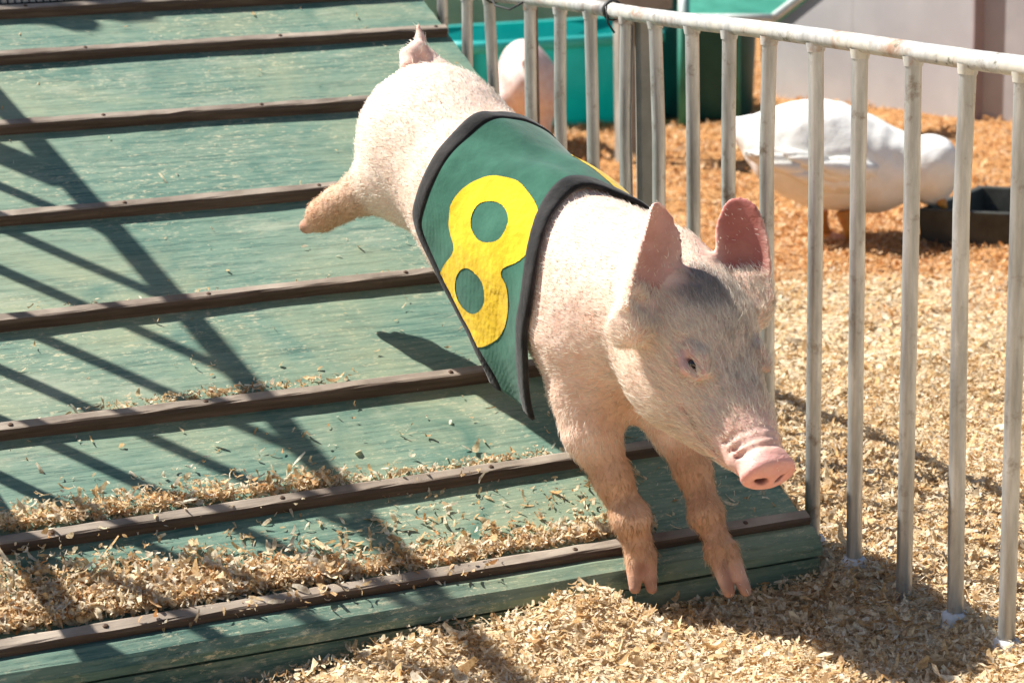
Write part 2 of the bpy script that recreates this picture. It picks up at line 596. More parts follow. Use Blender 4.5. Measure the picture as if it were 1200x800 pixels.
def prism_x(prof, x0, x1, nseg=24, wob=.0008, rnd=None):
    """extrude a closed y,z profile along x with slight waviness"""
    m_ = MB(); n = len(prof); V = []
    for i in range(nseg + 1):
        x = x0 + (x1 - x0) * i / nseg
        for k, (y, z) in enumerate(prof):
            dy, dz_ = (random.uniform(-wob, wob), random.uniform(-wob, wob)) if 0 < i < nseg else (0, 0)
            V.append((x, y + dy, z + dz_))
    F = []
    for i in range(nseg):
        for k in range(n):
            k2 = (k + 1) % n
            F.append((i * n + k, i * n + k2, (i + 1) * n + k2, (i + 1) * n + k))
    F.append(tuple(reversed(range(n)))); F.append(tuple(nseg * n + k for k in range(n)))
    m_.add(V, F)
    return m_


# rounded nosing below the last cleat, then a skirt board with a gap
nose = [(RY0, RZ0 - .003), (2.290, .0575), (2.274, .048), (2.267, .036), (2.267, .026), (2.30, .022), (RY0, .03)]
prism_x(nose[::-1], RX0, RX1, 30, .0006).build('nosing', M['lip'], ramp)
prism_x([(2.273, -.05), (2.30, -.05), (2.30, .0205), (2.273, .0205)], RX0, RX1 - .001, 20, .0004).build('skirt_board', M['lip'], ramp)
for nm, x in (('side_board', RX1 - .022), ('side_board', RX0 + .004)):
    b = MB(); zt = ramp_z(YT) - dz - .002
    b.add([(x, 2.303, -.05), (x, YT, -.05), (x, YT, zt), (x, 2.303, ramp_z(2.303) - dz - .002), (x + .018, 2.303, -.05), (x + .018, YT, -.05), (x + .018, YT, zt), (x + .018, 2.303, ramp_z(2.303) - dz - .002)],
          [(0, 1, 2, 3), (7, 6, 5, 4), (0, 4, 5, 1), (1, 5, 6, 2), (2, 6, 7, 3), (3, 7, 4, 0)])
    b.build(nm, M['lip'], ramp)

BAT = [(2.300, 0, 0), (2.455, .004, .003), (2.647, 0, 0), (2.862, 0, .002), (3.095, 0, 0), (3.323, 0, 0), (3.522, 0, 0), (3.668, 0, 0), (3.90, 0, 0), (4.15, 0, 0)]
for k, (yf, tl, tr) in enumerate(BAT):
    # low strip, front edge at yf, seen edge ragged and rounded
    hgt = .0175 if k else .013; wdt = .021
    y1 = yf + wdt
    T = np.array([RT[1], RT[2]]); Nn = np.array([RN[1], RN[2]])
    o = np.array([yf, ramp_z(yf)])
    prof2 = [(0, -.002), (0, hgt * .72), (.003, hgt * .95), (.006, hgt), (wdt - .004, hgt), (wdt, hgt - .003), (wdt, -.002)]
    prof = [tuple(o + T * a_ + Nn * b_) for a_, b_ in prof2]
    bb = prism_x(prof, RX0 + .004, RX1 - random.uniform(.0, .008), 46, .0006)
    # slight bow along its length
    ph = random.uniform(0, 6)
    bb.v = [(x, y + .003 * math.sin(2.6 * x + ph) + (tl if x < .8 else tr), z + RS * .003 * math.sin(2.6 * x + ph)) for x, y, z in bb.v]
    batt = bb.build('cleat', M['batten'], ramp)
    if k > 7: continue
    for xn in np.linspace(.42, 1.33, 4) + RNG.uniform(-.05, .05, 4):
        q = np.array([xn, yf + (tl if xn < .8 else tr) + .003 * math.sin(2.6 * xn + ph) + .011 * RT[1] + RN[1] * hgt, ramp_z(yf) + RS * .003 * math.sin(2.6 * xn + ph) + .011 * RT[2] + RN[2] * hgt])
        nb = MB(); nb.tube([q - RN * .004, q + RN * .0004, q + RN * .0016], [.0034, .0036, .0022], 8)
        nb.build('nail', M['nail'], batt)


# ------------------------------------------------------------------ shavings lying on the ramp
def drift(px, base, spread):
    return base
def ramp_flakes(n, fx, fy, size, lift):
    x = fx(n); y = fy(n, x)
    k = (x > RX0) & (x < RX1 - .004) & (y > 2.30)
    x, y = x[k], y[k]
    t = RNG.uniform(0, 1, len(x)) * lift
    return np.stack([x, y + RN[1] * t, ramp_z(y) + RN[2] * t + .001], 1), size * RNG.lognormal(0, .35, len(x))


rp, rs = [], []
def addr(n, fx, fy, size, lift):
    a_, b_ = ramp_flakes(n, fx, fy, size, lift); rp.append(a_); rs.append(b_)
# thin sprinkle everywhere, thicker low down
addr(520, lambda n: RNG.uniform(.3, 1.38, n), lambda n, x: 2.33 + RNG.exponential(.16, n), .009, .004)
addr(160, lambda n: RNG.uniform(.3, 1.38, n), lambda n, x: RNG.uniform(2.4, 3.7, n), .006, .003)
# bank behind the lowest cleat
BK = [(2.332, 2.455)]
addr(5600, lambda n: RNG.beta(1.1, 1.25, n) * .50 + .28, lambda n, x: 2.333 + np.abs(RNG.normal(0, 1, n)) * np.clip(.056 - .045 * (x - .34) / .45, .012, .08) + .0 * x, .011, .017)
addr(1500, lambda n: RNG.uniform(.70, 1.18, n), lambda n, x: 2.333 + np.abs(RNG.normal(0, .016, n)), .010, .012)
addr(900, lambda n: RNG.uniform(.5, 1.15, n), lambda n, x: 2.335 + np.abs(RNG.normal(0, .045, n)), .010, .006)
# on and in front of the lowest cleat
addr(260, lambda n: RNG.uniform(.5, .95, n), lambda n, x: RNG.uniform(2.30, 2.335, n), .009, .018)
# bank behind the second cleat
addr(1500, lambda n: RNG.beta(1.2, 1.6, n) * .52 + .33, lambda n, x: 2.488 + np.abs(RNG.normal(0, 1, n)) * np.clip(.020 - .02 * np.abs(x - .47), .006, .03), .010, .018)
addr(380, lambda n: RNG.uniform(.75, 1.1, n), lambda n, x: 2.488 + np.abs(RNG.normal(0, .007, n)), .007, .008)
addr(120, lambda n: RNG.uniform(.4, 1.0, n), lambda n, x: RNG.uniform(2.455, 2.49, n), .009, .02)
# third and fourth cleats, a few
addr(330, lambda n: RNG.beta(2, 2, n) * .42 + .50, lambda n, x: 2.680 + np.abs(RNG.normal(0, .006, n)), .008, .010)
addr(60, lambda n: RNG.uniform(.5, 1.3, n), lambda n, x: 2.894 + np.abs(RNG.normal(0, .006, n)), .006, .006)
rp = np.concatenate(rp); rs = np.concatenate(rs)
o_ = link('shavings_on_ramp', flakes('shavings_on_ramp', rp, rs, .12 * np.ones(len(rp)), np.tile(RN, (len(rp), 1)), .45), M['flake'])
tag(o_, 'wood shavings banked behind the lower cleats of the green ramp', 'wood shavings', kind='stuff')


# ------------------------------------------------------------------ fences
def steel_fence(label, ys, x, z0, z1, rr=.0118, br=.0099, cat='fence', legs=False, jit=.004, ext=(0, 0)):
    y0, y1 = ys[0] - ext[0], ys[-1] + ext[1]
    f = empty('steel_fence', (x, (y0 + y1) / 2, z0))
    tag(f, label, cat)
    m1 = MB(); n = 14
    m1.tube([(x + .002 * math.sin(i * 1.3), y0 + (y1 - y0) * i / n, z1 + .0015 * math.sin(i * .9)) for i in range(n + 1)], rr, 16)
    m1.build('top_rail', M['rail'], f)
    m2 = MB(); m2.tube([(x, y0 + (y1 - y0) * i / 6, z0) for i in range(7)], rr * .95, 12)
    m2.build('bottom_rail', M['rail'], f)
    for y in ys:
        b = MB(); jx = random.uniform(-jit, jit); jy = random.uniform(-jit, jit)
        b.tube([(x, y, z0 - .012), (x + jx * .6, y + jy * .6, z0 + (z1 - z0) * .4), (x + jx, y + jy, z0 + (z1 - z0) * .75), (x, y, z1 - rr * .4)], br, 14, False)
        o = b.build('bar', M['galv'], f)
        if z0 < .1 and (int(round(y * 1000)) % 2 == 0 or y in ys[3:6]):
            ft = MB(); ft.tube([(x, y, .004), (x, y, .022), (x, y, .026)], [.019, .017, .012], 12); ft.build('foot', M['foot'], f)
        # weld collar under the rail
        c = MB(); c.tube([(x + jx * .2, y + jy * .2, z1 - rr - .006), (x, y, z1 - rr * .5)], [br * 1.12, br * 1.3], 12, False)
        c.build('weld', M['rail'], o)
    return f


YN = [2.886, 2.793, 2.679, 2.571, 2.462, 2.346, 2.242, 2.127, 2.017, 1.916, 1.808, 1.70, 1.59, 1.48][::-1]
fA = steel_fence('grey steel bar fence panel nearest the camera, right of the jumping piglet', YN, FX, -.006, .683, ext=(0, .050))
fB = steel_fence('far steel bar fence panel beyond the wire tie, rising beside the top of the ramp', [3.013, 3.125, 3.245, 3.42, 3.52, 3.64, 3.76, 3.88, 4.0, 4.12, 4.24, 4.36, 4.48], FX, -.006, .683, ext=(.068, 0))
# square stakes between the panels' bars
for (px, lab, yy, hw, xx) in ((755, 'flat grey brown upright post between the two fence panels', 2.878, .0105, FX + .024), (603, 'dark brown wooden stake tied behind the far fence rail', 3.30, .0085, FX + .026)):
    st = MB(); st.box(xx - hw, yy - hw, -.05, xx + hw, yy + hw, .675)
    o = st.build('fence_stake', M['greyboard'] if px == 755 else M['stake'], None, .0015)
    tag(o, lab, 'post')
for (yy, lab) in ((2.930, 'black wire tie wrapped round the fence rail at the panel joint'), (3.395, 'black wire loop hanging on the far fence rail above the stake')):
    st = MB()
    for q in range(2):
        st.tube([(FX + .0145 * math.cos(a_), yy + .003 * q + .004 * math.sin(a_ * .5), .683 + .0145 * math.sin(a_)) for a_ in np.linspace(0, 2 * math.pi, 17)], .0018, 6)
    if yy > 3: st.tube([(FX - .013, yy + .0, .690), (FX - .016, yy - .04, .667), (FX - .015, yy - .10, .664), (FX - .013, yy - .15, .678)], .0018, 6)
    else: st.tube([(FX - .013, yy, .69), (FX - .012, yy - .004, .665), (FX - .004, yy - .01, .650)], .0018, 6)
    tag(st.build('wire_tie', M['wire']), lab, 'wire')

# the pen side left of the ramp: only its shadow reaches into the picture
XL = .20
yl = [2.30 + .1235 * k for k in range(0, 22)]
fL = steel_fence('raised steel bar fence panel left of the ramp, casting bar shadows on it', yl, XL, .49, 1.239, rr=.0175, br=.0100)
for y in (yl[0], yl[-1], yl[11]):
    b = MB(); b.tube([(XL - .035, y, -.05), (XL - .035, y, 1.26)], .016, 12); b.build('post', M['galv'], fL)

# unseen plates, added only to cast the blunt shadows by the mat
def back(px, py):
    q = on_plane(px, py, np.array([0, -RS, 1.0]), RZ0 - RS * RY0); t = (q[0] - XL) / S[0]
    return q - S * t
for nm, poly in (('shadow_plate', [(-60, 2), (172, 2), (181, 12), (182, 25), (150, 27), (110, 20), (-60, 14)]), ('shadow_tongue', [(-10, 14), (60, 18), (106, 22), (118, 29), (112, 37), (90, 37), (66, 30), (-10, 24)])):
    pl = [back(*q) for q in poly]; b = MB(); n = len(pl)
    b.add([q - [.003, 0, 0] for q in pl] + [q + [.003, 0, 0] for q in pl], [tuple(range(n)), tuple(reversed(range(n, 2 * n)))] + [(i, i + n, (i + 1) % n + n, (i + 1) % n) for i in range(n)])
    b.build(nm, M['galv'], fL)

# ------------------------------------------------------------------ implicit surfaces
class Field:
    def __init__(self, lo, hi, h):
        self.lo = np.array(lo, float); self.h = h
        self.n = np.ceil((np.array(hi) - self.lo) / h).astype(int) + 1
        self.F = np.full(self.n, .05, np.float32)

    def box(self, lo, hi):
        i0 = np.clip(np.floor((np.array(lo) - self.lo) / self.h).astype(int), 0, self.n - 1)
        i1 = np.clip(np.ceil((np.array(hi) - self.lo) / self.h).astype(int) + 1, 1, self.n)
        sl = tuple(slice(a, b) for a, b in zip(i0, i1))
        g = [self.lo[k] + self.h * np.arange(i0[k], i1[k]) for k in range(3)]
        return sl, g

    def apply(self, fn, lo, hi, k, sub=False):
        pad = max(k, .012) + .004
        sl, g = self.box(np.array(lo) - pad, np.array(hi) + pad)
        X, Y, Z = np.meshgrid(*g, indexing='ij', sparse=True)
        d = fn(X, Y, Z).astype(np.float32)
        A = self.F[sl]
        if sub: A_, B_ = A, -d; hh = np.maximum(k - np.abs(A_ - B_), 0) / k; R = np.maximum(A_, B_) + hh * hh * k * .25
        else: hh = np.maximum(k - np.abs(A - d), 0) / k; R = np.minimum(A, d) - hh * hh * k * .25
        self.F[sl] = R

    def cone(self, a, b, r1, r2, k=.02, sub=False):
        a = np.array(a, float); b = np.array(b, float); ab = b - a; L2 = ab @ ab + 1e-12
        def fn(X, Y, Z):
            t = np.clip(((X - a[0]) * ab[0] + (Y - a[1]) * ab[1] + (Z - a[2]) * ab[2]) / L2, 0, 1)
            return np.sqrt((X - a[0] - ab[0] * t) ** 2 + (Y - a[1] - ab[1] * t) ** 2 + (Z - a[2] - ab[2] * t) ** 2) - (r1 + (r2 - r1) * t)
        r = max(r1, r2)
        self.apply(fn, np.minimum(a, b) - r, np.maximum(a, b) + r, k, sub)

    def ell(self, c, ax, rad, k=.02, sub=False):
        """ax: 3 orthonormal rows"""
        c = np.array(c, float); A = np.array(ax, float); rad = np.array(rad, float)
        def fn(X, Y, Z):
            q = [(X - c[0]) * A[i][0] + (Y - c[1]) * A[i][1] + (Z - c[2]) * A[i][2] for i in range(3)]
            k0 = np.sqrt(sum((q[i] / rad[i]) ** 2 for i in range(3)))
            k1 = np.sqrt(sum((q[i] / rad[i] ** 2) ** 2 for i in range(3))) + 1e-9
            return np.where(k0 < .35, (k0 - 1) * rad.min(), k0 * (k0 - 1) / k1)
        e = np.sqrt(((A * rad[:, None]) ** 2).sum(0))
        self.apply(fn, c - e, c + e, k, sub)

    def ear(self, base, ax, L, wmax, th, cup, bend, k=.012, prof=.45, tip=.0):
        """leaf: ax rows = along, across, thickness (inner side +)"""
        base = np.array(base, float); A = np.array(ax, float)
        def fn(X, Y, Z):
            q = [(X - base[0]) * A[i][0] + (Y - base[1]) * A[i][1] + (Z - base[2]) * A[i][2] for i in range(3)]
            u = np.clip(q[0] / L, 0, 1)
            w = wmax * np.sqrt(np.maximum(1 - ((u - prof) / np.where(u < prof, prof * 1.6, 1 - prof)) ** 2, 0)) + .0015
            c = q[2] - cup * q[1] ** 2 - bend * q[0] ** 2
            t_ = th * (1.15 - .45 * u)
            d1 = np.abs(c) / np.sqrt(1 + (2 * cup * q[1]) ** 2 + (2 * bend * q[0]) ** 2) - t_
            d2 = (np.abs(q[1]) - w) * .8
            d3 = np.maximum(q[0] - L, -q[0] - .01)
            return np.maximum(np.maximum(d1, d2), d3)
        R_ = L * 1.25
        self.apply(fn, base - R_, base + R_, k)

    def mesh(self):
        Fd = self.F; h = self.h
        ins = Fd < 0
        s = np.zeros([n - 1 for n in self.n], np.int8)
        for dx in (0, 1):
            for dy in (0, 1):
                for dz_ in (0, 1):
                    s += ins[dx:dx + s.shape[0], dy:dy + s.shape[1], dz_:dz_ + s.shape[2]]
        act = (s > 0) & (s < 8)
        idx = np.full(s.shape, -1, np.int32)
        I = np.argwhere(act); idx[act] = np.arange(len(I))
        acc = np.zeros((len(I), 3)); cnt = np.zeros(len(I))
        c = {}
        for dx in (0, 1):
            for dy in (0, 1):
                for dz_ in (0, 1): c[dx, dy, dz_] = Fd[I[:, 0] + dx, I[:, 1] + dy, I[:, 2] + dz_]
        for p0 in c:
            for ax in range(3):
                if p0[ax]: continue
                p1 = list(p0); p1[ax] = 1; p1 = tuple(p1)
                a_, b_ = c[p0], c[p1]
                mk = (a_ < 0) != (b_ < 0)
                t = np.where(mk, a_ / np.where(mk, a_ - b_, 1), 0)
                q = np.tile(np.array(p0, float), (len(I), 1)); q[:, ax] += t
                acc += q * mk[:, None]; cnt += mk
        V = self.lo + h * (I + acc / np.maximum(cnt, 1)[:, None])
        Q = []
        for ax in range(3):
            sa = [slice(0, None)] * 3; sb = [slice(0, None)] * 3
            sa[ax] = slice(0, -1); sb[ax] = slice(1, None)
            A, B = ins[tuple(sa)], ins[tuple(sb)]
            E_ = np.argwhere(A != B)
            o1, o2 = (ax + 1) % 3, (ax + 2) % 3
            E_ = E_[(E_[:, o1] > 0) & (E_[:, o2] > 0) & (E_[:, o1] < s.shape[o1]) & (E_[:, o2] < s.shape[o2])]
            fl = A[tuple(E_.T)]
            def cell(d1, d2):
                e = E_.copy(); e[:, o1] += d1; e[:, o2] += d2; return idx[tuple(e.T)]
            q = np.stack([cell(-1, -1), cell(0, -1), cell(0, 0), cell(-1, 0)], 1)
            q[~fl] = q[~fl][:, ::-1]
            Q.append(q)
        return V, np.concatenate(Q)

    def sample(self, p):
        q = (np.asarray(p) - self.lo) / self.h
        q = np.clip(q, 0, self.n - 1.001); i = q.astype(int); f = q - i
        r = 0
        for dx in (0, 1):
            for dy in (0, 1):
                for dz_ in (0, 1):
                    wgt = (f[..., 0] if dx else 1 - f[..., 0]) * (f[..., 1] if dy else 1 - f[..., 1]) * (f[..., 2] if dz_ else 1 - f[..., 2])
                    r = r + wgt * self.F[i[..., 0] + dx, i[..., 1] + dy, i[..., 2] + dz_]
        return r


def vnormals(V, Q):
    fn = np.cross(V[Q[:, 2]] - V[Q[:, 0]], V[Q[:, 3]] - V[Q[:, 1]])
    N = np.zeros_like(V)
    for k in range(4): np.add.at(N, Q[:, k], fn)
    return N / (np.linalg.norm(N, axis=1, keepdims=True) + 1e-12), np.linalg.norm(fn, axis=1) / 2


def norm(v): v = np.asarray(v, float); return v / np.linalg.norm(v)
def camvec(x, y, z): return RC @ np.array([x, y, z], float)     # a direction given as seen: right, up, towards the viewer
def segd(V, a, b):
    ab = b - a; t = np.clip(((V - a) @ ab) / (ab @ ab), 0, 1)
    return np.linalg.norm(V - a - t[:, None] * ab, axis=1)


def bristles(name, V, N, n, prob, length, col, flow, width=.00042, lay=1.0):
    """short tapered hairs on points of the skin; flow = tangent field"""
    p = prob / prob.sum()
    i = RNG.choice(len(V), n, p=p)
    B = V[i] + RNG.normal(0, .0012, (n, 3)); Nn = N[i]
    T = flow[i] + RNG.normal(0, .28, (n, 3)); T -= Nn * (T * Nn).sum(1, keepdims=True); T /= np.linalg.norm(T, axis=1, keepdims=True) + 1e-9
    Ln = (length[i] * RNG.uniform(.55, 1.35, n))[:, None]
    W = np.cross(Nn, T)
    W = W + RNG.normal(0, .4, (n, 3)); W /= np.linalg.norm(W, axis=1, keepdims=True)
    up = RNG.uniform(.04, .24, (n, 1))
    p0 = B - Nn * .001
    p1 = B + (T * lay + Nn * up) * Ln * .5
    p2 = B + (T * lay * 1.15 + Nn * up * .75) * Ln
    w = width * RNG.uniform(.7, 1.4, (n, 1))
    VV = np.stack([p0 - W * w, p0 + W * w, p1 - W * w * .7, p1 + W * w * .7, p2], 1).reshape(-1, 3)
    b = np.arange(n)[:, None] * 5
    FF = np.concatenate([b + np.array([0, 1, 3]), b + np.array([0, 3, 2]), b + np.array([2, 3, 4])])
    C = np.repeat(np.clip(col[i] * RNG.uniform(.8, 1.12, (n, 1)), 0, 1), 5, 0)
    return mesh_np(name, VV, FF, C)


# ------------------------------------------------------------------ the running piglet
# torso axis, hip to neck
A_R = P(512, 168, 2.91); A_M1 = P(572, 232, 2.835); A_M2 = P(648, 297, 2.75); A_S = P(716, 352, 2.665); A_N = P(768, 362, 2.60)
axf = norm(A_S - A_R)
UPG = norm(np.array([0, 0, 1.0]) - axf * axf[2])
# piglet leans a touch
SIDE = norm(np.cross(axf, UPG))                         # to the piglet's right... seen on the picture's left when negative
roll = math.radians(8)
UPG, SIDE = UPG * math.cos(roll) + SIDE * math.sin(roll), SIDE * math.cos(roll) - UPG * math.sin(roll)
fld = Field((.70, 1.93, -.01), (1.42, 3.16, .72), .0029)


def torso(fd):
    fd.ell(A_R + UPG * .004, [axf, SIDE, UPG], (.114, .092, .097), .03)
    fd.cone(A_R, A_M1, .089, .099, .04)
    fd.cone(A_M1, A_M2, .099, .103, .04)
    fd.cone(A_M2, A_S, .103, .100, .04)
    fd.ell((A_M1 + A_M2) / 2 - UPG * .030, [axf, SIDE, UPG], (.138, .097, .099), .04)
    fd.ell(A_S - UPG * .02 + axf * .0, [axf, SIDE, UPG], (.112, .096, .112), .04)


torso(fld)
# neck
fld.cone(A_S + UPG * .012, A_N + UPG * .012, .092, .082, .05)
# haunches
rt = -SIDE if (RC.T @ SIDE)[0] > 0 else SIDE            # piglet's right: left in the picture
lf = -rt
hipR = A_R + rt * .045 - UPG * .028
fld.ell(hipR, [axf, SIDE, UPG], (.080, .05, .078), .04)
hipL = A_R + lf * .045 - UPG * .028
fld.ell(hipL, [axf, SIDE, UPG], (.080, .05, .078), .04)
# right hind leg kicked back
k1 = P(462, 210, 2.905); k2 = P(425, 226, 2.94); k3 = P(398, 240, 2.975); k4 = P(378, 252, 3.0)
fld.cone(hipR, k1, .056, .041, .03)
fld.cone(k1, k2, .043, .030, .02)
fld.cone(k2, k3, .030, .0245, .012)
fld.cone(k3, k4, .0245, .0245, .012)
for s_, e_ in ((1, (357, 263)), (-1, (364, 255))):
    off = camvec(.0, -.010 * s_, .010 * s_)
    fld.cone(k4 + off * .6, P(e_[0] + 2, e_[1], 3.012) + off * .3, .0185, .0105, .004)
# left hind leg, tucked
l1 = P(500, 232, 2.97); l2 = P(474, 248, 3.0); l3 = P(466, 256, 3.01)
fld.cone(l1, l2, .030, .017, .015)
m1_ = P(530, 290, 2.96); m2_ = P(556, 340, 2.93); m3_ = P(584, 385, 2.89); m4_ = P(596, 402, 2.87)
fld.cone(hipL, m1_, .055, .034, .03); fld.cone(m1_, m2_, .034, .022, .02); fld.cone(m2_, m3_, .022, .019, .01); fld.cone(m3_, m4_, .019, .010, .005)
fld.cone(l2, l3, .015, .008, .005); fld.cone(l2, P(476, 259, 3.0), .015, .007, .005)
# right foreleg (picture left)
sR = P(690, 405, 2.64); f1 = P(686, 458, 2.645); f2 = P(692, 505, 2.638); f3 = P(718, 560, 2.636); f4 = P(739, 608, 2.636); f5 = P(751, 652, 2.640)
fld.cone(sR, f1, .066, .043, .03); fld.cone(f1, f2, .043, .0330, .02); fld.cone(f2, f3, .0325, .0235, .02)
fld.cone(f3, f4, .0230, .0215, .012); fld.cone(f4, f5, .0215, .0170, .010)
fld.ell(f4 + camvec(.0, .004, .006), np.eye(3), (.0255, .026, .024), .008)
for dx in (-1, 1):
    fld.cone(f5 + camvec(.0070 * dx, 0, .004), P(754 + 10 * dx, 689, 2.628), .0130, .0078, .002)
    fld.cone(f5 + camvec(.012 * dx, .004, -.014), f5 + camvec(.015 * dx, -.012, -.020), .007, .004, .004)
# left foreleg (picture right)
sL = P(775, 440, 2.675); g1 = P(793, 500, 2.665); g2 = P(810, 548, 2.655); g3 = P(826, 598, 2.64); g4 = P(845, 643, 2.622); 
fld.cone(sL, g1, .055, .032, .03); fld.cone(g1, g2, .031, .0230, .02); fld.cone(g2, g3, .0220, .0180, .012); fld.cone(g3, g4, .0185, .0165, .010)
fld.ell(g3 + camvec(.0, -.004, .005), np.eye(3), (.0220, .023, .022), .008)
for dx, e_ in ((-1, (854, 693)), (1, (874, 692))):
    fld.cone(g4 + camvec(.0080 * dx, 0, .0), P(e_[0], e_[1], 2.603), .0140, .0078, .002)
    fld.cone(g4 + camvec(.013 * dx, .0, -.014), g4 + camvec(.017 * dx, -.014, -.016), .006, .004, .004)
# chest between the forelegs
fld.ell(P(735, 420, 2.665), [axf, SIDE, UPG], (.07, .07, .07), .04)

# head frame
fH = camvec(.36, -.745, .56); fH = norm(fH)
sH = camvec(.85, .10, -.43); sH = norm(sH - fH * (sH @ fH))
uH = np.cross(sH, fH)
if (RC.T @ uH)[2] < 0: uH = -uH
O = P(813, 399, 2.51)
HA = [fH, sH, uH]
def HP(f_, s_, u_): return O + fH * f_ + sH * s_ + uH * u_
fld.ell(HP(-.012, 0, 0), HA, (.090, .071, .070), .03)                      # skull
fld.cone(A_N, HP(-.02, 0, -.01), .083, .066, .045)                          # nape
for q in (-1, 1):
    fld.ell(HP(.020, .036 * q, -.040), HA, (.068, .041, .050), .03)         # cheeks
    fld.ell(HP(.072, .022 * q, -.034), HA, (.046, .027, .034), .02)
fld.cone(HP(.02, 0, .004), HP(.115, 0, .000), .058, .040, .03)              # muzzle
fld.cone(HP(.03, 0, -.044), HP(.140, 0, -.026), .050, .026, .02)            # jaw
fld.cone(HP(.10, 0, .000), HP(.186, 0, .002), .037, .0290, .02)
for q in (-1, 1):
    fld.cone(HP(.03, .026 * q, .043), HP(.11, .014 * q, .030), .013, .010, .012)
    fld.cone(HP(.12, .020 * q, .004), HP(.172, .022 * q, -.004), .018, .015, .012)   # lips
fld.ell(HP(.168, 0, -.024), HA, (.020, .017, .012), .008)                   # chin
# snout disc
fld.ell(HP(.1945, 0, .003), HA, (.0125, .0325, .0240), .006)
fld.cone(HP(.196, -.010, .010), HP(.196, .010, .010), .0165, .0165, .004)
for k in range(24):                                                          # rolled rim
    a_, b_ = 2 * math.pi * k / 24, 2 * math.pi * (k + 1) / 24
    fld.cone(HP(.2015, .0290 * math.cos(a_), .003 + .0195 * math.sin(a_)), HP(.2015, .0290 * math.cos(b_), .003 + .0195 * math.sin(b_)), .0050, .0050, .005)
for q in (-1, 1):
    fld.cone(HP(.2155, .0125 * q, .001), HP(.192, .0115 * q, .001), .0074, .0052, .003, True)
# folds behind the disc, mouth
for f_, r_ in ((.1825, .0295), (.1725, .0318), (.160, .0345)):
    for t in np.linspace(-1.5, 1.5, 13):
        b_ = t + .25
        p1 = HP(f_ - .004 * abs(t), r_ * math.sin(t), .002 + r_ * math.cos(t)); p2 = HP(f_ - .004 * abs(b_), r_ * math.sin(b_), .002 + r_ * math.cos(b_))
        fld.cone(p1, p2, .0024, .0024, .004, True)
for q in (-1, 1):
    fld.cone(HP(.180, .014 * q, -.020), HP(.12, .040 * q, -.022), .0026, .0026, .005, True)
    fld.cone(HP(.12, .040 * q, -.022), HP(.085, .050 * q, -.010), .0026, .0012, .004, True)
    # socket with lids and the creases below it
    e = HP(.064, .045 * q, .037)
    fld.ell(e + uH * .010 + sH * .008 * q, HA, (.020, .013, .012), .016, True)
    for (fa, sa, ua, fb, sb, ub, rr_) in ((.046, .043, .044, .064, .0385, .0465, .0080), (.064, .0385, .0465, .080, .0395, .041, .0066),
                                         (.046, .0525, .034, .064, .0545, .031, .0062), (.064, .0545, .031, .080, .0470, .034, .0052)):
        fld.cone(HP(fa, sa * q, ua), HP(fb, sb * q, ub), rr_, rr_ * .95, .006)
    fld.cone(HP(.052, .070 * q, .012), HP(.086, .058 * q, .014), .0025, .0025, .006, True)
fld.cone(P(764, 390, 2.425), P(759, 448, 2.435), .0045, .0045, .010, True)
# ears
def ax3(al, inn):
    al = norm(al); inn = norm(inn - al * (np.array(inn) @ al)); return [al, np.cross(inn, al), inn]
earR_b = P(738, 362, 2.45); earR = ax3(P(757, 234, 2.49) - earR_b, camvec(.80, -.05, .60))
fld.ear(earR_b, earR, .130, .040, .0033, 15, 1.3, .014, .50)
earL_b = P(878, 342, 2.555); earL = ax3(P(864, 228, 2.56) - earL_b, camvec(-.18, -.08, .98))
fld.ear(earL_b, earL, .114, .0305, .0033, 11, 1.0, .014, .44)
for b_, e_ in ((earR_b, earR), (earL_b, earL)):
    fld.cone(b_ - e_[0] * .022, b_ + e_[0] * .012, .024, .014, .022)
fld.ell(earR_b + earR[2] * .016 + earR[0] * .006, np.eye(3), (.010, .010, .010), .012, True)
# tail
tl = [P(528, 100, 3.02), P(513, 85, 3.035), P(500, 70, 3.04), P(489, 58, 3.035), P(480, 66, 3.02), P(479, 78, 3.01), P(487, 80, 3.02), P(493, 66, 3.045), P(492, 46, 3.05), P(490, 31, 3.05)]
tr = [.024, .018, .0145, .013, .0125, .0115, .010, .0095, .008, .004]
for i in range(len(tl) - 1): fld.cone(tl[i], tl[i + 1], tr[i], tr[i + 1], .006 if i else .02)

V, Q = fld.mesh()
em = np.zeros(len(V))
for b_, e_ in ((earR_b, earR), (earL_b, earL)):
    d = V - b_; u_ = d @ e_[0]; em = np.maximum(em, (u_ > .025) * (u_ < .15) * (np.abs(d @ e_[1]) < .05) * (np.abs(d @ e_[2]) < .05))
for _ in range(5):
    ac = np.zeros_like(V); ct = np.zeros(len(V))
    for k in range(4):
        for dk in (1, 3): np.add.at(ac, Q[:, k], V[Q[:, (k + dk) % 4]]); np.add.at(ct, Q[:, k], 1)
    V = V + (ac / ct[:, None] - V) * (em * .6)[:, None]
N, _ = vnormals(V, Q)
# gentle unevenness of flesh
V = V + N * (.0016 * vnoise(V, .045) + .0007 * vnoise(V, .018))[:, None]
loc = (V - O); lf_, ls_, lu_ = loc @ fH, loc @ sH, loc @ uH
pig = empty('piglet', (1.12, 2.5, .0))
tag(pig, 'pale pink racing piglet in a green vest leaping off the ramp', 'pig')
C = np.tile(np.array([.84, .62, .51]), (len(V), 1))
def blend(mask, c):
    global C
    mk = np.clip(mask, 0, 1)[:, None]; C = C * (1 - mk) + np.array(c) * mk
nz = vnoise(V, .03)
hind = np.clip(((V - A_M1) @ -axf) / .1, 0, 1)
blend(.55 * hind, (.88, .76, .66))
legs = np.minimum.reduce([segd(V, f3, f5), segd(V, g2, g4), segd(V, k2, k4)])
blend((1 - sstep(.02, .055, legs)) * .85, (.55, .31, .18))
blend((1 - sstep(.028, .075, segd(V, f1, f3))) * .45, (.72, .47, .31))
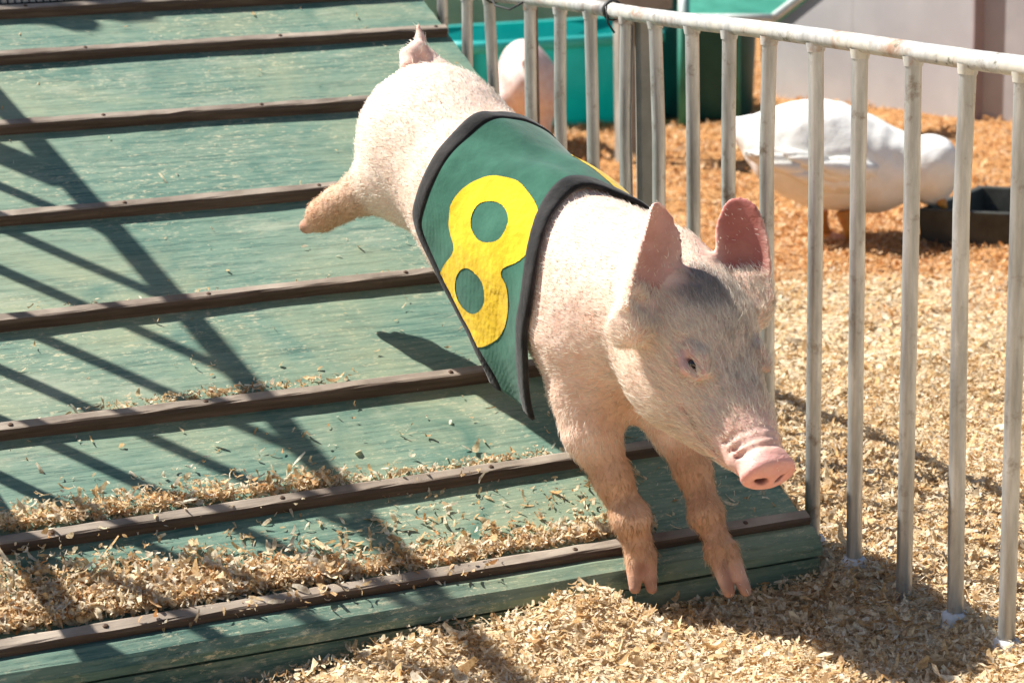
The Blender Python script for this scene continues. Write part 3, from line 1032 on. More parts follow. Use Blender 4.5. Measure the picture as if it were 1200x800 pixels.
toe = np.minimum.reduce([segd(V, P(754, 672, 2.636), P(754, 690, 2.632)), segd(V, P(860, 680, 2.61), P(866, 694, 2.603)), segd(V, P(370, 260, 3.01), P(357, 263, 3.01))])
blend((1 - sstep(.012, .026, toe)) * .7, (.62, .33, .235))
blend(sstep(.085, .15, lf_) * (1 - sstep(.05, .075, np.sqrt(ls_ ** 2 + lu_ ** 2))) * .7, (.74, .47, .41))
blend(sstep(.182, .192, lf_) * (np.hypot(ls_, lu_) < .06), (.80, .42, .37))
blend(sstep(.208, .214, -lf_ + .42) * 0, (0, 0, 0))
nost = np.minimum(segd(V, HP(.2155, .0125, .001), HP(.192, .0115, .001)), segd(V, HP(.2155, -.0125, .001), HP(.192, -.0115, .001)))
blend((1 - sstep(.0062, .0085, nost)) * .9, (.16, .05, .04))
for q in (-1, 1):
    ed = np.linalg.norm(V - HP(.065, .048 * q, .038), axis=1)
    blend((1 - sstep(.012, .034, ed)) * .65, (.66, .36, .33))
# grey patch between the ears, greyish brow
cr_ = segd(V, P(764, 385, 2.43), P(758, 450, 2.44))
blend((1 - sstep(.004, .024, cr_)) * .5, (.62, .34, .27))
for q in (-1, 1):
    ml = np.minimum(segd(V, HP(.180, .014 * q, -.020), HP(.12, .040 * q, -.022)), segd(V, HP(.12, .040 * q, -.022), HP(.085, .050 * q, -.010)))
    blend((1 - sstep(.002, .009, ml)) * .6, (.40, .17, .13))
for a_, b_ in ((f5 + camvec(0, -.01, .016), P(754, 694, 2.61)), (g4 + camvec(0, -.02, .014), P(864, 700, 2.585))):
    blend((1 - sstep(.002, .010, segd(V, a_, b_))) * .55, (.30, .13, .08))
tips = np.minimum.reduce([np.linalg.norm(V - q_, axis=1) for q_ in (P(744, 690, 2.628), P(764, 690, 2.628), P(854, 694, 2.603), P(874, 693, 2.603), P(356, 263, 3.012), P(364, 256, 3.012))])
blend((1 - sstep(.010, .019, tips)) * .7, (.40, .22, .15))
gp = np.sqrt(((lf_ + .022) / .036) ** 2 + ((ls_ - .000) / .032) ** 2)
blend((1 - sstep(.3, 1.5, gp + .3 * nz)) * (lu_ > 0) * .75, (.26, .23, .22))
blend((1 - sstep(.0, .05, np.abs(ls_ - .02))) * (lu_ > .02) * sstep(-.04, .0, lf_) * (1 - sstep(.09, .13, lf_)) * .35, (.42, .36, .30))
for b_, e_, amt, cu_, be_ in ((earR_b, earR, .5, 15, 1.3), (earL_b, earL, .95, 11, 1.0)):
    d = V - b_; u_, v_ = d @ e_[0], d @ e_[1]; w_ = d @ e_[2] - cu_ * v_ ** 2 - be_ * u_ ** 2
    inn = w_ > 0
    near = sstep(.012, .03, u_) * (u_ < .125) * (np.abs(v_) < .05) * (np.abs(w_) < .010)
    blend(near * .5, (.74, .44, .38))
    blend(near * inn * amt * (1 - .75 * sstep(.018, .036, np.abs(v_))), (.42, .14, .12))
tld = np.minimum.reduce([segd(V, tl[k_], tl[k_ + 1]) for k_ in range(1, 9)])
blend((1 - sstep(.016, .026, tld)) * .6, (.80, .50, .42))
# armpit shade painted in brown, and a browner patch on the hind leg
blend((1 - sstep(.0, .05, np.linalg.norm(V - P(722, 478, 2.60), axis=1))) * .45, (.50, .28, .15))
blend((1 - sstep(.01, .06, np.linalg.norm(V - P(440, 232, 2.90), axis=1))) * .35, (.50, .32, .2))
blend((nz > .45) * .12, (.55, .38, .27))
body = link('body', mesh_np('body', V, Q, C), M['skin']); rel(body, pig)

# bristles: lie from head towards tail, down the legs, from snout up the face
flow = np.tile(-axf, (len(V), 1)) - UPG * .45 * np.sign((V - A_M1) @ UPG)[:, None] * -1 * 0
below = np.clip(-((V - A_R) @ UPG) / .1, 0, 1)[:, None]
flow = flow * (1 - .5 * below) - np.array([0, 0, 1.]) * .6 * below
hd = (1 - sstep(.11, .15, np.linalg.norm(V - HP(.03, 0, 0), axis=1)))[:, None]
flow = flow * (1 - hd) - (fH * 1.0) * hd - uH * hd * .1
dl = np.minimum(segd(V, f2, f5), segd(V, g1, g4))
lm = (1 - sstep(.03, .06, dl))[:, None]
flow = flow * (1 - lm) + np.array([0, 0, -1.]) * lm
vest_zone = np.zeros(len(V))
prob = np.ones(len(V))
prob *= np.where(lf_ > .165, np.where((np.hypot(ls_, lu_) < .06), .08, 1), 1)
prob *= 1 - .9 * (nost < .02)
onear = np.zeros(len(V))
for b_, e_ in ((earR_b, earR), (earL_b, earL)):
    d = V - b_; u_ = d @ e_[0]
    onear = np.maximum(onear, (u_ > .03) * (u_ < .13) * (np.abs(d @ e_[1]) < .05) * (np.abs(d @ e_[2]) < .05))
prob *= 1 - .75 * (tld < .02)
prob *= 1 - .9 * onear
prob *= 1 - .93 * (toe < .024)
for q in (-1, 1): prob *= np.where(np.linalg.norm(V - HP(.063, .048 * q, .038), axis=1) < .015, .15, 1)
prob *= .75 + 1.1 * hd[:, 0]
ln = .0078 + .0028 * hd[:, 0] + .0008 * lm[:, 0] - .004 * onear
ln = ln * (1 - .6 * sstep(.13, .16, lf_) * (np.hypot(ls_, lu_) < .08))
HC = np.tile(np.array([.92, .86, .76]), (len(V), 1))
def hb(mask, c):
    global HC
    mk = np.clip(mask, 0, 1)[:, None]; HC = HC * (1 - mk) + np.array(c) * mk
hb(hd[:, 0] * .8, (.92, .84, .72))
hb((1 - sstep(.02, .058, legs)) * .9, (.62, .40, .22))
hb((vnoise(V, .016) > .25) * (1 - sstep(.02, .058, legs)) * .6, (.45, .27, .15))
hb((1 - sstep(.02, .06, segd(V, f1, f3))) * .4, (.66, .42, .23))
hb((1 - sstep(.012, .03, np.linalg.norm(V - P(742, 628, 2.61), axis=1))) * .6, (.42, .22, .10))
hb((1 - sstep(.3, 1.5, gp + .3 * nz)) * (lu_ > 0) * .75, (.30, .27, .26))
hb(((vnoise(V * [1, 1, .4], .004) > .25) & (hd[:, 0] > .5) & (lu_ > .02) & (lf_ < .12) & (ls_ > -.03)) * .5, (.36, .31, .25))
hb((1 - sstep(.0, .05, np.linalg.norm(V - P(722, 478, 2.60), axis=1))) * .5, (.5, .28, .15))  # the same painted armpit shade, in the bristle colour

# ------------------------------------------------------------------ the green vest
tf = Field(np.minimum(A_R, A_S) - .2, np.maximum(A_R, A_S) + .2, .006)
torso(tf)
tf.cone(A_S + UPG * .012, A_N + UPG * .012, .092, .082, .05)
tf.ell(P(735, 420, 2.665), [axf, SIDE, UPG], (.07, .07, .07), .04)
LT = (A_S - A_R) @ axf
def ctr(t):
    d = [0, (A_M1 - A_R) @ axf, (A_M2 - A_R) @ axf, LT, (A_N - A_R) @ axf]
    pts_ = [A_R, A_M1, A_M2, A_S, A_N]
    return np.array([np.interp(t, d, [q[k] for q in pts_]) for k in range(3)])
def skin_r(c, d):
    r = np.linspace(.03, .19, 65); s = tf.sample(c + d * r[:, None])
    k = np.argmax(s > 0)
    return r[k - 1] + (r[k] - r[k - 1]) * (0 - s[k - 1]) / (s[k] - s[k - 1])
VT0, VT1 = .104, .296       # rear and front hem along the spine, metres from the hip
NT_, NTH = 56, 130
THM = math.radians(150)
TH_H = math.radians(93)
def hem(th):
    """rear and front hem at angle th from the spine"""
    a_ = abs(th)
    low = sstep(math.radians(85), math.radians(150), a_)
    r = VT0 + .022 * math.sin(min(a_, 1.57)) ** 2 + low * .150
    f = VT1 + .004 + .086 * math.sin(min(a_, 1.57)) ** 1.9 - low * .02
    return r, max(f, r + .006)
def vest_point(u, th, off=.006):
    r, f = hem(th); t = r + (f - r) * u
    s = 1 if th >= 0 else -1
    a_ = min(abs(th), TH_H)
    c = ctr(t); d = UPG * math.cos(a_) + rt * s * math.sin(a_)
    p = c + d * (skin_r(c, d) + off + .0018 * float(vnoise(np.array([t, a_ * .1, s]) , .035)))
    if abs(th) > TH_H:
        e = (abs(th) - TH_H) / (THM - TH_H)
        p = p + np.array([0, 0, -1.]) * (.135 * e) - rt * s * (.018 * e * e) - np.array([0, 0, 0])
    return p
US = np.linspace(0, 1, NT_ + 1); TH = np.linspace(-THM, THM, NTH + 1)
G0 = np.array([[vest_point(u, th) for u in US] for th in TH])
def smooth_grid(G, n=2):
    for _ in range(n):
        H = G.copy()
        H[1:-1, 1:-1] = (G[1:-1, 1:-1] * 2 + G[2:, 1:-1] + G[:-2, 1:-1] + G[1:-1, 2:] + G[1:-1, :-2]) / 6
        H[1:-1, 0] = (G[1:-1, 0] * 2 + G[2:, 0] + G[:-2, 0]) / 4; H[1:-1, -1] = (G[1:-1, -1] * 2 + G[2:, -1] + G[:-2, -1]) / 4
        G = H
    return G
G0 = smooth_grid(G0, 3)
def grid_normals(G):
    a_ = np.gradient(G, axis=0); b_ = np.gradient(G, axis=1); n = np.cross(a_, b_)
    n /= np.linalg.norm(n, axis=-1, keepdims=True) + 1e-12
    cc_ = ctr(.2); s = np.sign(((G - cc_) * n).sum(-1).mean())
    return n * s
GN = grid_normals(G0)
# shallow wrinkles, pulled from the front hem across the shoulder
UU, TT = np.meshgrid(US, TH)
wr = .0034 * np.sin(9 * UU + 4.0 * np.sin(2.2 * TT)) * np.exp(-((TT - .3) / .5) ** 2) + .0016 * fbm(G0, .05, 2)
G0 = G0 + GN * wr[..., None]; GN = grid_normals(G0)
def shell(name, G, Nn, th, mat, parent):
    a_, b_ = G.shape[:2]
    top = (G + Nn * th).reshape(-1, 3); bot = G.reshape(-1, 3)
    V = np.concatenate([top, bot]); n = a_ * b_
    i, j = np.meshgrid(np.arange(a_ - 1), np.arange(b_ - 1), indexing='ij'); q = (i * b_ + j).ravel()
    F1 = np.stack([q, q + 1, q + b_ + 1, q + b_], 1); F2 = F1[:, ::-1] + n
    rim = []
    loop = [(i_, 0) for i_ in range(a_)] + [(a_ - 1, j_) for j_ in range(1, b_)] + [(i_, b_ - 1) for i_ in range(a_ - 2, -1, -1)] + [(0, j_) for j_ in range(b_ - 2, 0, -1)]
    ids = [i_ * b_ + j_ for i_, j_ in loop]
    for k in range(len(ids)):
        p, q_ = ids[k], ids[(k + 1) % len(ids)]; rim.append((p, q_, q_ + n, p + n))
    me_ = mesh_np(name, V, np.concatenate([F1, F2, np.array(rim)]))
    bm = bmesh.new(); bm.from_mesh(me_); bmesh.ops.recalc_face_normals(bm, faces=bm.faces); bm.to_mesh(me_); bm.free()
    return rel(link(name, me_, mat), parent)
vest = empty('vest', tuple(pig.location))
vest.location = (0, 0, 0); vest.parent = pig
shell('vest_cloth', G0, GN, .0022, M['vest'], pig)
bpy.data.objects.remove(vest)
# bound hems: front, rear
def bi(th, u):
    fi = (th + THM) / (2 * THM) * NTH; fj = u * NT_
    i = int(np.clip(fi, 0, NTH - 1e-6)); j = int(np.clip(fj, 0, NT_ - 1e-6)); x, y = fi - i, fj - j
    def g(A): return A[i, j] * (1 - x) * (1 - y) + A[i + 1, j] * x * (1 - y) + A[i, j + 1] * (1 - x) * y + A[i + 1, j + 1] * x * y
    return g(G0), g(GN)
def band(u0, u1, name, wid):
    ths = np.linspace(-THM, THM, 150); G = []; Nn = []
    for th in ths:
        r, f = hem(th); wu = min(wid / (f - r), .9)
        row = []; rn = []
        for s in np.linspace(-.04, 1, 6):
            u = s * wu if u0 == 0 else 1 - s * wu
            p, n = bi(th, np.clip(u, 0, 1))
            if s < 0: p = p + (-axf if u0 == 0 else axf) * .0022
            row.append(p + n * (.0024 if 0 <= s < .99 else .0006)); rn.append(n)
        G.append(row); Nn.append(rn)
    shell(name, np.array(G) - np.array(Nn) * .002, np.array(Nn), .0042, M['binding'], pig)
band(0, 0, 'rear_binding', .021)
band(1, 1, 'front_binding', .022)

# the yellow 8, sewn on each flank
vme = bpy.data.meshes.new('tmp'); 
flatV = (G0 + GN * .0022).reshape(-1, 3)
i, j = np.meshgrid(np.arange(NTH), np.arange(NT_), indexing='ij'); q = (i * (NT_ + 1) + j).ravel()
FQ = np.stack([q, q + 1, q + NT_ + 2, q + NT_ + 1], 1)
bvh = BVHTree.FromPolygons([Vector(v) for v in flatV], [tuple(int(t) for t in f) for f in FQ])
def to_uv(px, py):
    d = Vector(ray(px, py)).normalized()
    hit = bvh.ray_cast(Vector(CAM), d)
    if hit[0] is None: return None
    fi, fj = divmod(hit[2], NT_)
    best = None
    pt = np.array(hit[0])
    # refine inside the quad
    th0, u0 = TH[fi], US[fj]
    for a_ in np.linspace(0, 1, 6):
        for b_ in np.linspace(0, 1, 6):
            p, n = bi(th0 + a_ * (TH[1] - TH[0]), min(1, u0 + b_ * (US[1] - US[0])))
            dd = np.linalg.norm(p + n * .0022 - pt)
            if best is None or dd < best[0]: best = (dd, th0 + a_ * (TH[1] - TH[0]), u0 + b_ * (US[1] - US[0]))
    return best[1], best[2]
def bi_arr(T_, U_):
    fi = np.clip((T_ + THM) / (2 * THM) * NTH, 0, NTH - 1e-6); fj = np.clip(U_ * NT_, 0, NT_ - 1e-6)
    i = fi.astype(int); j = fj.astype(int); x = (fi - i)[..., None]; y = (fj - j)[..., None]
    def g(A): return A[i, j] * (1 - x) * (1 - y) + A[i + 1, j] * x * (1 - y) + A[i, j + 1] * (1 - x) * y + A[i + 1, j + 1] * x * y
    return g(G0), g(GN)
def ell2(x, y, cx, cy, rx, ry, rot):
    dx, dy = x - cx, y - cy; u = dx * math.cos(rot) + dy * math.sin(rot); v = -dx * math.sin(rot) + dy * math.cos(rot)
    return (np.sqrt((u / rx) ** 2 + (v / ry) ** 2) - 1) * min(rx, ry)
SG = 1 if (RC.T @ rt)[0] < 0 else -1
tt = np.radians(np.arange(18, 138, .34)); uu = np.linspace(.02, .98, 300)
TT2, UU2 = np.meshgrid(tt, uu, indexing='ij')
Pn, Nn2 = bi_arr(TT2, UU2)
cc2 = (Pn - CAM) @ RC
PX = 600 + FPX * cc2[..., 0] / -cc2[..., 2]; PY = 400 - FPX * cc2[..., 1] / -cc2[..., 2]
wob = 2.2 * vnoise(np.stack([PX, PY], -1), 16)
a1 = ell2(PX, PY, 580, 261, 53, 54, .15); a2 = ell2(PX, PY, 557, 349, 40, 59, -.26)
hh = np.maximum(14 - np.abs(a1 - a2), 0) / 14
shape = np.minimum(a1, a2) - hh * hh * 14 * .25
shape = np.maximum(shape, -np.minimum(ell2(PX, PY, 575, 261, 21, 24, .1), ell2(PX, PY, 552.5, 341, 16, 26, -.2))) + wob * .6
ins_ = shape < 0
fm_ = ins_[:-1, :-1] & ins_[1:, :-1] & ins_[:-1, 1:] & ins_[1:, 1:]
nI, nJ = np.nonzero(fm_); W_ = ins_.shape[1]
Fq = np.stack([nI * W_ + nJ, nI * W_ + nJ + 1, (nI + 1) * W_ + nJ + 1, (nI + 1) * W_ + nJ], 1)
used, inv = np.unique(Fq, return_inverse=True); Fq = inv.reshape(-1, 4)
for sgn in (1, -1):
    Pq, Nq = bi_arr(TT2 * sgn, UU2)
    vv = (Pq + Nq * (.0030 + .0003 * vnoise(Pq, .006)[..., None])).reshape(-1, 3)[used]
    rel(link('number_eight', mesh_np('number_eight', vv, Fq if sgn > 0 else Fq[:, ::-1]), M['yellow']), pig)

# thin out hair under the vest, then grow it
mid = (V - A_R) @ axf
vb = BVHTree.FromPolygons([Vector(v) for v in G0.reshape(-1, 3)], [tuple(int(t) for t in f) for f in FQ])
tocheck = (mid > VT0 - .06) & (mid < VT1 + .03)
cov = np.zeros(len(V), bool)
for k in np.nonzero(tocheck)[0][::1]:
    r_ = vb.ray_cast(Vector(V[k]), Vector(N[k]), .06)
    cov[k] = r_[0] is not None
prob[cov] = 0
hm = bristles('bristles', V, N, 105000, prob, ln, HC, flow)
h_ = link('bristles', hm, M['hair']); rel(h_, pig); tag(h_, kind='stuff')
# eyes
for q in (-1, 1):
    b = bmesh.new(); bmesh.ops.create_uvsphere(b, u_segments=16, v_segments=12, radius=.0060)
    me_ = bpy.data.meshes.new('eye'); b.to_mesh(me_); b.free(); me_.polygons.foreach_set('use_smooth', [True] * len(me_.polygons))
    o = link('eye', me_, M['eye']); o.location = HP(.063, .0460 * q, .0380); rel(o, pig)

# ------------------------------------------------------------------ the back pen
def gpt(px, py, z=0.0): return on_plane(px, py, np.array([0, 0, 1.0]), z)

# turquoise tub
tc = gpt(712, 146); 
tub = empty('plastic_tub', (tc[0], tc[1] + .36, 0)); tag(tub, 'large turquoise plastic tub standing behind the fence rails', 'tub')
def rrect(cx, cy, hx, hy, r, n=8):
    out = []
    for (sx, sy, a0) in ((1, -1, -90), (1, 1, 0), (-1, 1, 90), (-1, -1, 180)):
        for k in range(n + 1):
            a_ = math.radians(a0 + 90 * k / n); out.append((cx + sx * (hx - r) + r * math.cos(a_), cy + sy * (hy - r) + r * math.sin(a_)))
    return out
def rr_loft(rings):
    m_ = MB(); n = len(rings[0][0]); V = []; F = []
    for ring, z in rings: V += [(x, y, z) for x, y in ring]
    for i in range(len(rings) - 1):
        for k in range(n): F.append((i * n + k, i * n + (k + 1) % n, (i + 1) * n + (k + 1) % n, (i + 1) * n + k))
    F.append(tuple(range(n))) ; m_.add(V, F, True); m_.sm[-1] = False
    return m_
TX, TY = tub.location[0], tub.location[1]
hx, hy = .545, .34
rings = []
for z, s in ((0, -.03), (.02, -.012), (.26, .0), (.30, .004)): rings.append((rrect(TX, TY, hx + s, hy + s, .20), z))
for z, s in ((.30, -.006), (.02, -.018)): rings.append((rrect(TX, TY, hx + s, hy + s, .19), z))
w_ = rr_loft(rings); w_.f.append(tuple(range(5 * 36, 6 * 36))); w_.sm.append(False)
w_.build('tub_wall', M['teal'], tub)
rm = rr_loft([(rrect(TX, TY, hx + .006, hy + .006, .20), .262), (rrect(TX, TY, hx + .022, hy + .022, .215), .268), (rrect(TX, TY, hx + .026, hy + .026, .217), .292), (rrect(TX, TY, hx + .018, hy + .018, .21), .304), (rrect(TX, TY, hx - .012, hy - .012, .19), .303)])
rm.f.pop(); rm.sm.pop()
rm.build('tub_rim', M['teal2'], tub)

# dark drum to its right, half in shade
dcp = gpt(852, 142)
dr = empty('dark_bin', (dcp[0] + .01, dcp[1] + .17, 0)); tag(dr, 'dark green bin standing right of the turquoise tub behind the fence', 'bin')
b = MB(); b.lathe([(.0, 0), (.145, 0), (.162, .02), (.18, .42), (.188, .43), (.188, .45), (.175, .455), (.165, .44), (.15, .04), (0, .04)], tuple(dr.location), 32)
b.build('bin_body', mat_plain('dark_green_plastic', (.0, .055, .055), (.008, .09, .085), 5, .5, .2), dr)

# pale mauve board wall
w0 = gpt(905, 112); w1 = gpt(1140, 139); w2 = gpt(1420, 160)
def wall(name, a_, b_, h0, h1, thick, mat, label=None, parent=None):
    a_ = np.array(a_); b_ = np.array(b_); d = norm(b_ - a_); nrm_ = np.array([-d[1], d[0], 0]) * thick
    m_ = MB()
    lo0, lo1 = a_ * [1, 1, 0] - [0, 0, .05], b_ * [1, 1, 0] - [0, 0, .05]
    m_.hexa([lo0, lo1, lo1 + nrm_, lo0 + nrm_, lo0 + [0, 0, h0 + .05], lo1 + [0, 0, h1 + .05], lo1 + nrm_ + [0, 0, h1 + .05], lo0 + nrm_ + [0, 0, h0 + .05]])
    return m_.build(name, mat, parent)
wl = empty('board_wall', tuple(w0 * [1, 1, 0])); tag(wl, 'pale mauve board wall closing the pen at the upper right', 'wall')
wm = w0 + (w1 - w0) * .42
wall('wall_panel', w0, wm, .27, .52, .02, M['wallp'], parent=wl)
wm2 = wm + norm(w1 - w0) * .0015
wall('wall_panel', wm2, w1 - norm(w1 - w0) * .0015, .52, 1.05, .02, M['wallp'], parent=wl)
wall('wall_panel', w1 + norm(w2 - w1) * .0015, w2, 1.05, 1.1, .02, M['wallp'], parent=wl)
pp = w1 + norm(CAM * [1, 1, 0] - w1 * [1, 1, 0]) * .012
b = MB(); b.box(pp[0] - .018, pp[1] - .022, -.05, pp[0] + .024, pp[1] - .004, 1.15); b.build('wall_post', M['wallpost'], wl, .003)
# yellow capping along the sloping top
u_ = norm(wm - w0)
b = MB()
for (p, q_) in (((w0 * [1, 1, 0]) + [0, 0, .285], (wm * [1, 1, 0]) + [0, 0, .535]),):
    n_ = np.array([-u_[1], u_[0], 0])
    b.hexa([p - n_ * .02 - [0, 0, .014], q_ - n_ * .02 - [0, 0, .014], q_ + n_ * .03 - [0, 0, .014], p + n_ * .03 - [0, 0, .014], p - n_ * .02 + [0, 0, .012], q_ - n_ * .02 + [0, 0, .012], q_ + n_ * .03 + [0, 0, .012], p + n_ * .03 + [0, 0, .012]])
b.build('wall_capping', M['trim'], wl)

# black feed trough
ta, tb = gpt(1080, 288), gpt(1290, 300)
tr0 = empty('feed_trough', tuple(ta)); tag(tr0, 'shallow black rubber feed trough in front of the white duck', 'trough')
e1 = norm(tb - ta); e2 = np.array([-e1[1], e1[0], 0.])
def T(a_, b_, z): return ta + e1 * a_ + e2 * b_ + np.array([0, 0, z])
LT_, BT, HT = .62, .36, .088
b = MB()
b.hexa([T(0, 0, -.01), T(LT_, 0, -.01), T(LT_, .018, -.01), T(.012, .018, -.01), T(-.012, -.012, HT), T(LT_, -.012, HT), T(LT_, .008, HT), T(.004, .008, HT)])
b.hexa([T(.05, BT - .018, -.01), T(LT_, BT - .018, -.01), T(LT_, BT, -.01), T(.05, BT, -.01), T(.04, BT - .008, HT), T(LT_, BT - .008, HT), T(LT_, BT + .012, HT), T(.04, BT + .012, HT)])
b.hexa([T(.001, .0182, -.01), T(.02, .0182, -.01), T(.07, BT - .0182, -.01), T(.052, BT - .0182, -.01), T(-.010, .0082, HT - .001), T(.010, .0082, HT - .001), T(.06, BT - .0082, HT - .001), T(.04, BT - .0082, HT - .001)])
b.build('trough_side', M['black'], tr0, .003)
b = MB(); b.hexa([T(.02, .018, .0), T(LT_, .018, .0), T(LT_, BT - .018, .0), T(.06, BT - .018, .0), T(.02, .018, .03), T(LT_, .018, .03), T(LT_, BT - .018, .03), T(.06, BT - .018, .03)])
b.build('trough_floor', M['black'], tr0)

# white duck feeding
du = empty('duck', tuple(gpt(985, 285))); tag(du, 'plump white duck bending down to the black trough', 'duck')
DD = 5.02
df = Field(P(965, 190, DD) - np.array([.42, .35, .3]), P(965, 190, DD) + np.array([.42, .35, .3]), .0058)
dx_ = norm(P(1050, 195, DD) - P(890, 160, DD)); dz_u = norm(np.array([0, 0, 1.]) - dx_ * dx_[2]); dy_ = np.cross(dz_u, dx_)
DA = [dx_, dy_, dz_u]
df.ell(P(962, 180, DD), DA, (.178, .118, .125), .03)
df.ell(P(1005, 192, DD), DA, (.125, .105, .112), .04)
df.cone(P(905, 165, DD), P(862, 148, DD + .03), .062, .022, .04)            # tail
df.cone(P(1040, 200, DD - .02), P(1083, 193, DD - .05), .075, .062, .05)     # breast and neck
df.ell(P(1092, 196, DD - .05), DA, (.062, .060, .070), .03)
df.cone(P(1098, 200, DD - .05), P(1096, 226, DD - .03), .040, .031, .03)    # head down
vd, qd = df.mesh(); nd, _ = vnormals(vd, qd)
vd = vd + nd * (.0045 * vnoise(vd, .07) + .002 * vnoise(vd, .025))[:, None]
rel(link('body', mesh_np('body', vd, qd), M['duck']), du)
b = MB(); b.tube([P(1100, 230, DD - .04), P(1104, 238, DD - .05), P(1108, 245, DD - .055)], [.013, .012, .006], 10); b.build('beak', M['orange'], du)
for (px, dd) in ((990, DD - .03), (960, DD + .08)):
    b = MB(); top = P(px, 248, dd); g = np.array([top[0] + .01, top[1] - .02, .008])
    b.tube([top, (top * .4 + g * .6) + [.004, .01, 0], g], [.022, .013, .012], 10)
    b.hexa([g + [-.015, .005, -.006], g + [-.03, -.07, -.006], g + [.035, -.07, -.006], g + [.015, .005, -.006], g + [-.015, .005, .006], g + [-.03, -.07, .000], g + [.035, -.07, .000], g + [.015, .005, .006]])
    b.build('leg', M['orange'], du)
# wings: rows of overlapping feathers on the flank
def feather(c, al, acr, n_, L, W, cup):
    m_ = []
    for i in range(7):
        u = i / 6; w_ = W * (math.sin(math.pi * min(.98, .18 + .80 * u)) ** .6) * (1 if u < .8 else 1 - (u - .8) * 3.2)
        for j in (-1, 0, 1): m_.append(c + al * (L * u) + acr * (w_ * j) + n_ * (-cup * j * j * W + .006 * math.sin(u * 3)))
    F = [(i * 3 + j, i * 3 + j + 1, (i + 1) * 3 + j + 1, (i + 1) * 3 + j) for i in range(6) for j in (0, 1)]
    return m_, F
bd = BVHTree.FromPolygons([Vector(v) for v in vd], [tuple(int(t) for t in f) for f in qd])
for side in (1, -1):
    b = MB()
    for row, (v0, L, W, u0, u1, nn) in enumerate(((-.035, .16, .020, -.04, .10, 9), (-.014, .12, .018, -.02, .12, 12))):
        for k in range(nn):
            s = u0 + (u1 - u0) * k / (nn - 1)
            tgt = P(962, 180, DD) + dx_ * s + dz_u * (v0 + .012 * math.sin(k * .7) + random.uniform(-.004, .004))
            src = tgt - dy_ * .4 * side
            h = bd.ray_cast(Vector(src), Vector(dy_ * side))
            if h[0] is None: continue
            n_ = np.array(h[1]);  n_ = n_ if n_ @ (-dy_ * side) > 0 else -n_
            al = norm(-dx_ + dz_u * (.02 + .10 * (row > 1)) + 0 * n_); al = norm(al - n_ * (al @ n_) + n_ * .025); acr = np.cross(n_, al)
            vs, fs = feather(np.array(h[0]) + n_ * (.0022 + .0012 * row), al, acr, n_, L * random.uniform(.9, 1.1), W, .10)
            b.add(vs, fs, True)
    o = b.build('wing', M['duck'], du)
    md = o.modifiers.new('thick', 'SOLIDIFY'); md.thickness = .0015

# piglet waiting by the tub, mostly hidden
P2 = 6.55
p2 = empty('piglet', tuple(gpt(622, 160))); tag(p2, 'pinkish white piglet half hidden behind the fence bars by the turquoise tub', 'pig')
pf = Field(P(620, 95, P2) - np.array([.28, .35, .28]), P(620, 95, P2) + np.array([.28, .42, .28]), .008)
bc = P(614, 92, P2); ex = norm(camvec(1, 0, 0) * [1, 1, 0]); ey = norm(camvec(0, 0, -1) * [1, 1, 0]); ez = np.array([0, 0, 1.])
pf.ell(bc, [ex, ey, ez], (.084, .20, .118), .03)
pf.ell(bc + ex * .03 - ey * .02 - ez * .03, [ex, ey, ez], (.085, .14, .10), .03)
pf.ell(bc + ey * .22, [ex, ey, ez], (.07, .12, .08), .05)
for sx in (-1, 1):
    for sy in (-.10, .14):
        t0 = bc + ex * .055 * sx + ey * sy - ez * .06
        pf.cone(t0, t0 * [1, 1, 0] + [0, 0, .11], .05, .026, .03); pf.cone(t0 * [1, 1, 0] + [0, 0, .11], t0 * [1, 1, 0] + [0, 0, .015], .024, .02, .01)
pf.cone(bc - ey * .19 + ez * .07, bc - ey * .205 + ez * .02 + ex * .012, .012, .007, .01)
vp, qp = pf.mesh(); npn, _ = vnormals(vp, qp)
cp = np.tile(np.array([.80, .66, .62]), (len(vp), 1)); cp = cp * (1 - .25 * (vnoise(vp, .06)[:, None] > .3))
rel(link('body', mesh_np('body', vp, qp, cp), M['skin']), p2)

# things above and behind, cut by the top of the picture
gb = gpt(660, 112)
b = MB(); q_ = P(640, 10, 8.4); b.box(q_[0] - .62, q_[1], -.05, q_[0] + .36, q_[1] + .03, q_[2] + .35)
tag(b.build('green_board', M['palegreen'], None, .004), 'pale green board standing behind the turquoise tub at the top', 'board')
q_ = P(765, 4, 6.2)
b = MB(); b.box(q_[0] - .12, q_[1], q_[2] - .02, q_[0] + .065, q_[1] + .25, q_[2] + .022)
b.box(q_[0] - .10, q_[1] + .02, -.05, q_[0] - .06, q_[1] + .06, q_[2] - .021); b.box(q_[0] + .02, q_[1] + .2, -.05, q_[0] + .06, q_[1] + .24, q_[2] - .021)
tag(b.build('plank_bench', M['greyboard'], None, .002), 'grey weathered plank end just above the near fence rail', 'bench')
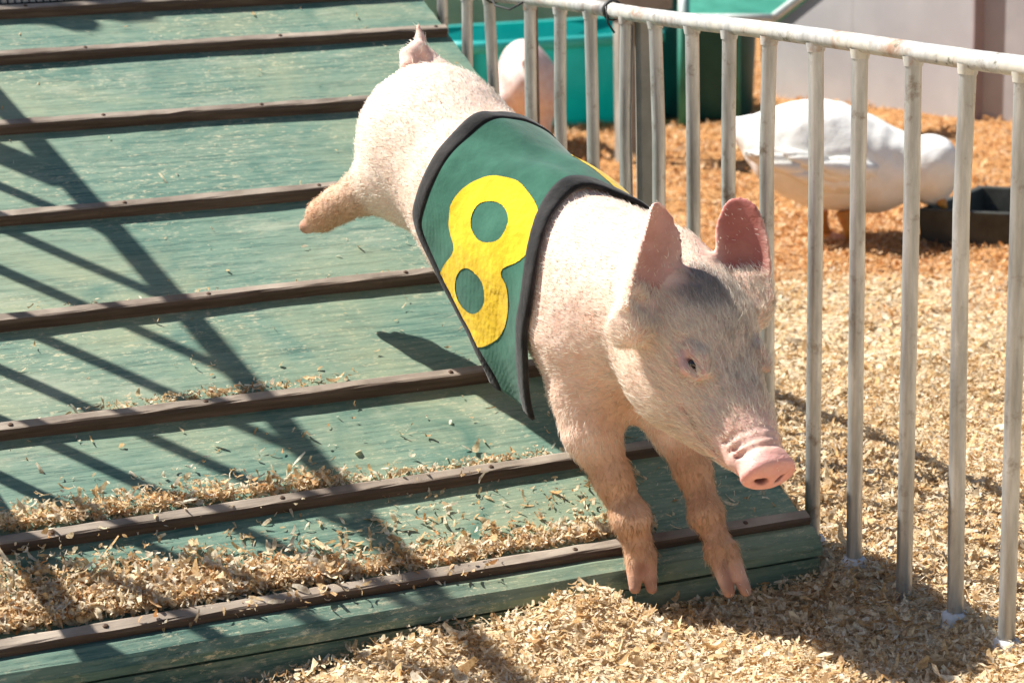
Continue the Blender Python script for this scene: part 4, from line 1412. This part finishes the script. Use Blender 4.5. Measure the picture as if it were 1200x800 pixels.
# green cart with chalky edges
ct = empty('green_cart', tuple(P(870, 5, 6.9) * [1, 1, 0])); tag(ct, 'green painted cart with chalky pale edges above the fence rail', 'cart')
p0, p1, p2_, p3 = P(800, 22, 6.5), P(905, 22, 6.45), P(985, -40, 6.9), P(800, -40, 7.0)
def slab(pts_, t, name, mat, parent):
    pts_ = [np.array(p) for p in pts_]; n_ = norm(np.cross(pts_[1] - pts_[0], pts_[2] - pts_[0])) * t
    m_ = MB(); m_.hexa([p - n_ for p in pts_] + [p for p in pts_]); return m_.build(name, mat, parent)
slab([p0, p1, p2_, p3], .03, 'cart_panel', M['greenmetal'], ct)
for a_, b_ in ((p0, p1), (p1, p2_), (p3, p0), ((p0 + p3) / 2, (p1 + p2_) / 2)):
    m_ = MB(); k = norm(CAM - (a_ + b_) / 2) * .012; m_.tube([a_ + k, b_ + k], .014, 8); m_.build('cart_edge', M['paleedge'], ct)
for q in (p0, p0 * .35 + p1 * .65):
    m_ = MB(); m_.tube([q * [1, 1, 0] + [.26, .50, -.02], q + [.26, .50, .0]], .016, 8); m_.build('leg', M['greenmetal'], ct)
m_ = MB(); q_ = P(925, -8, 9.0); m_.box(q_[0] - .10, q_[1], q_[2] - .10, q_[0] + .32, q_[1] + .2, q_[2] + .2)
m_.box(q_[0] - .08, q_[1] + .02, -.05, q_[0] - .02, q_[1] + .1, q_[2] - .101); m_.box(q_[0] + .2, q_[1] + .02, -.05, q_[0] + .26, q_[1] + .1, q_[2] - .101)
tag(m_.build('black_crate', M['dark'], None, .003), 'black plastic crate between the green cart and the mauve wall', 'crate')
# ribbed pale mat at the head of the ramp
rmt = empty('ribbed_mat', (.68, 3.86, ramp_z(3.86))); tag(rmt, 'pale ribbed plastic mat lying on the ramp in the top left corner', 'mat')
y0_, y1_ = 3.706, 3.86
b = MB(); o0 = RN * .001
def rq(x, y, h): return (x, y + RN[1] * h, ramp_z(y) + RN[2] * h)
b.hexa([rq(.40, y0_, .0025), rq(.845, y0_, .0025), rq(.845, y1_, .0025), rq(.40, y1_, .0025), rq(.40, y0_, .006), rq(.845, y0_, .006), rq(.845, y1_, .006), rq(.40, y1_, .006)])
b.build('mat_backing', M['dark'], rmt)
for k in range(37):
    x = .402 + k * .012
    b = MB(); b.hexa([rq(x, y0_, .006), rq(x + .0088, y0_, .006), rq(x + .0088, y1_, .006), rq(x, y1_, .006), rq(x + .001, y0_ + .001, .014), rq(x + .0078, y0_ + .001, .014), rq(x + .0078, y1_, .014), rq(x + .001, y1_, .014)])
    b.build('rib', M['white'], rmt)
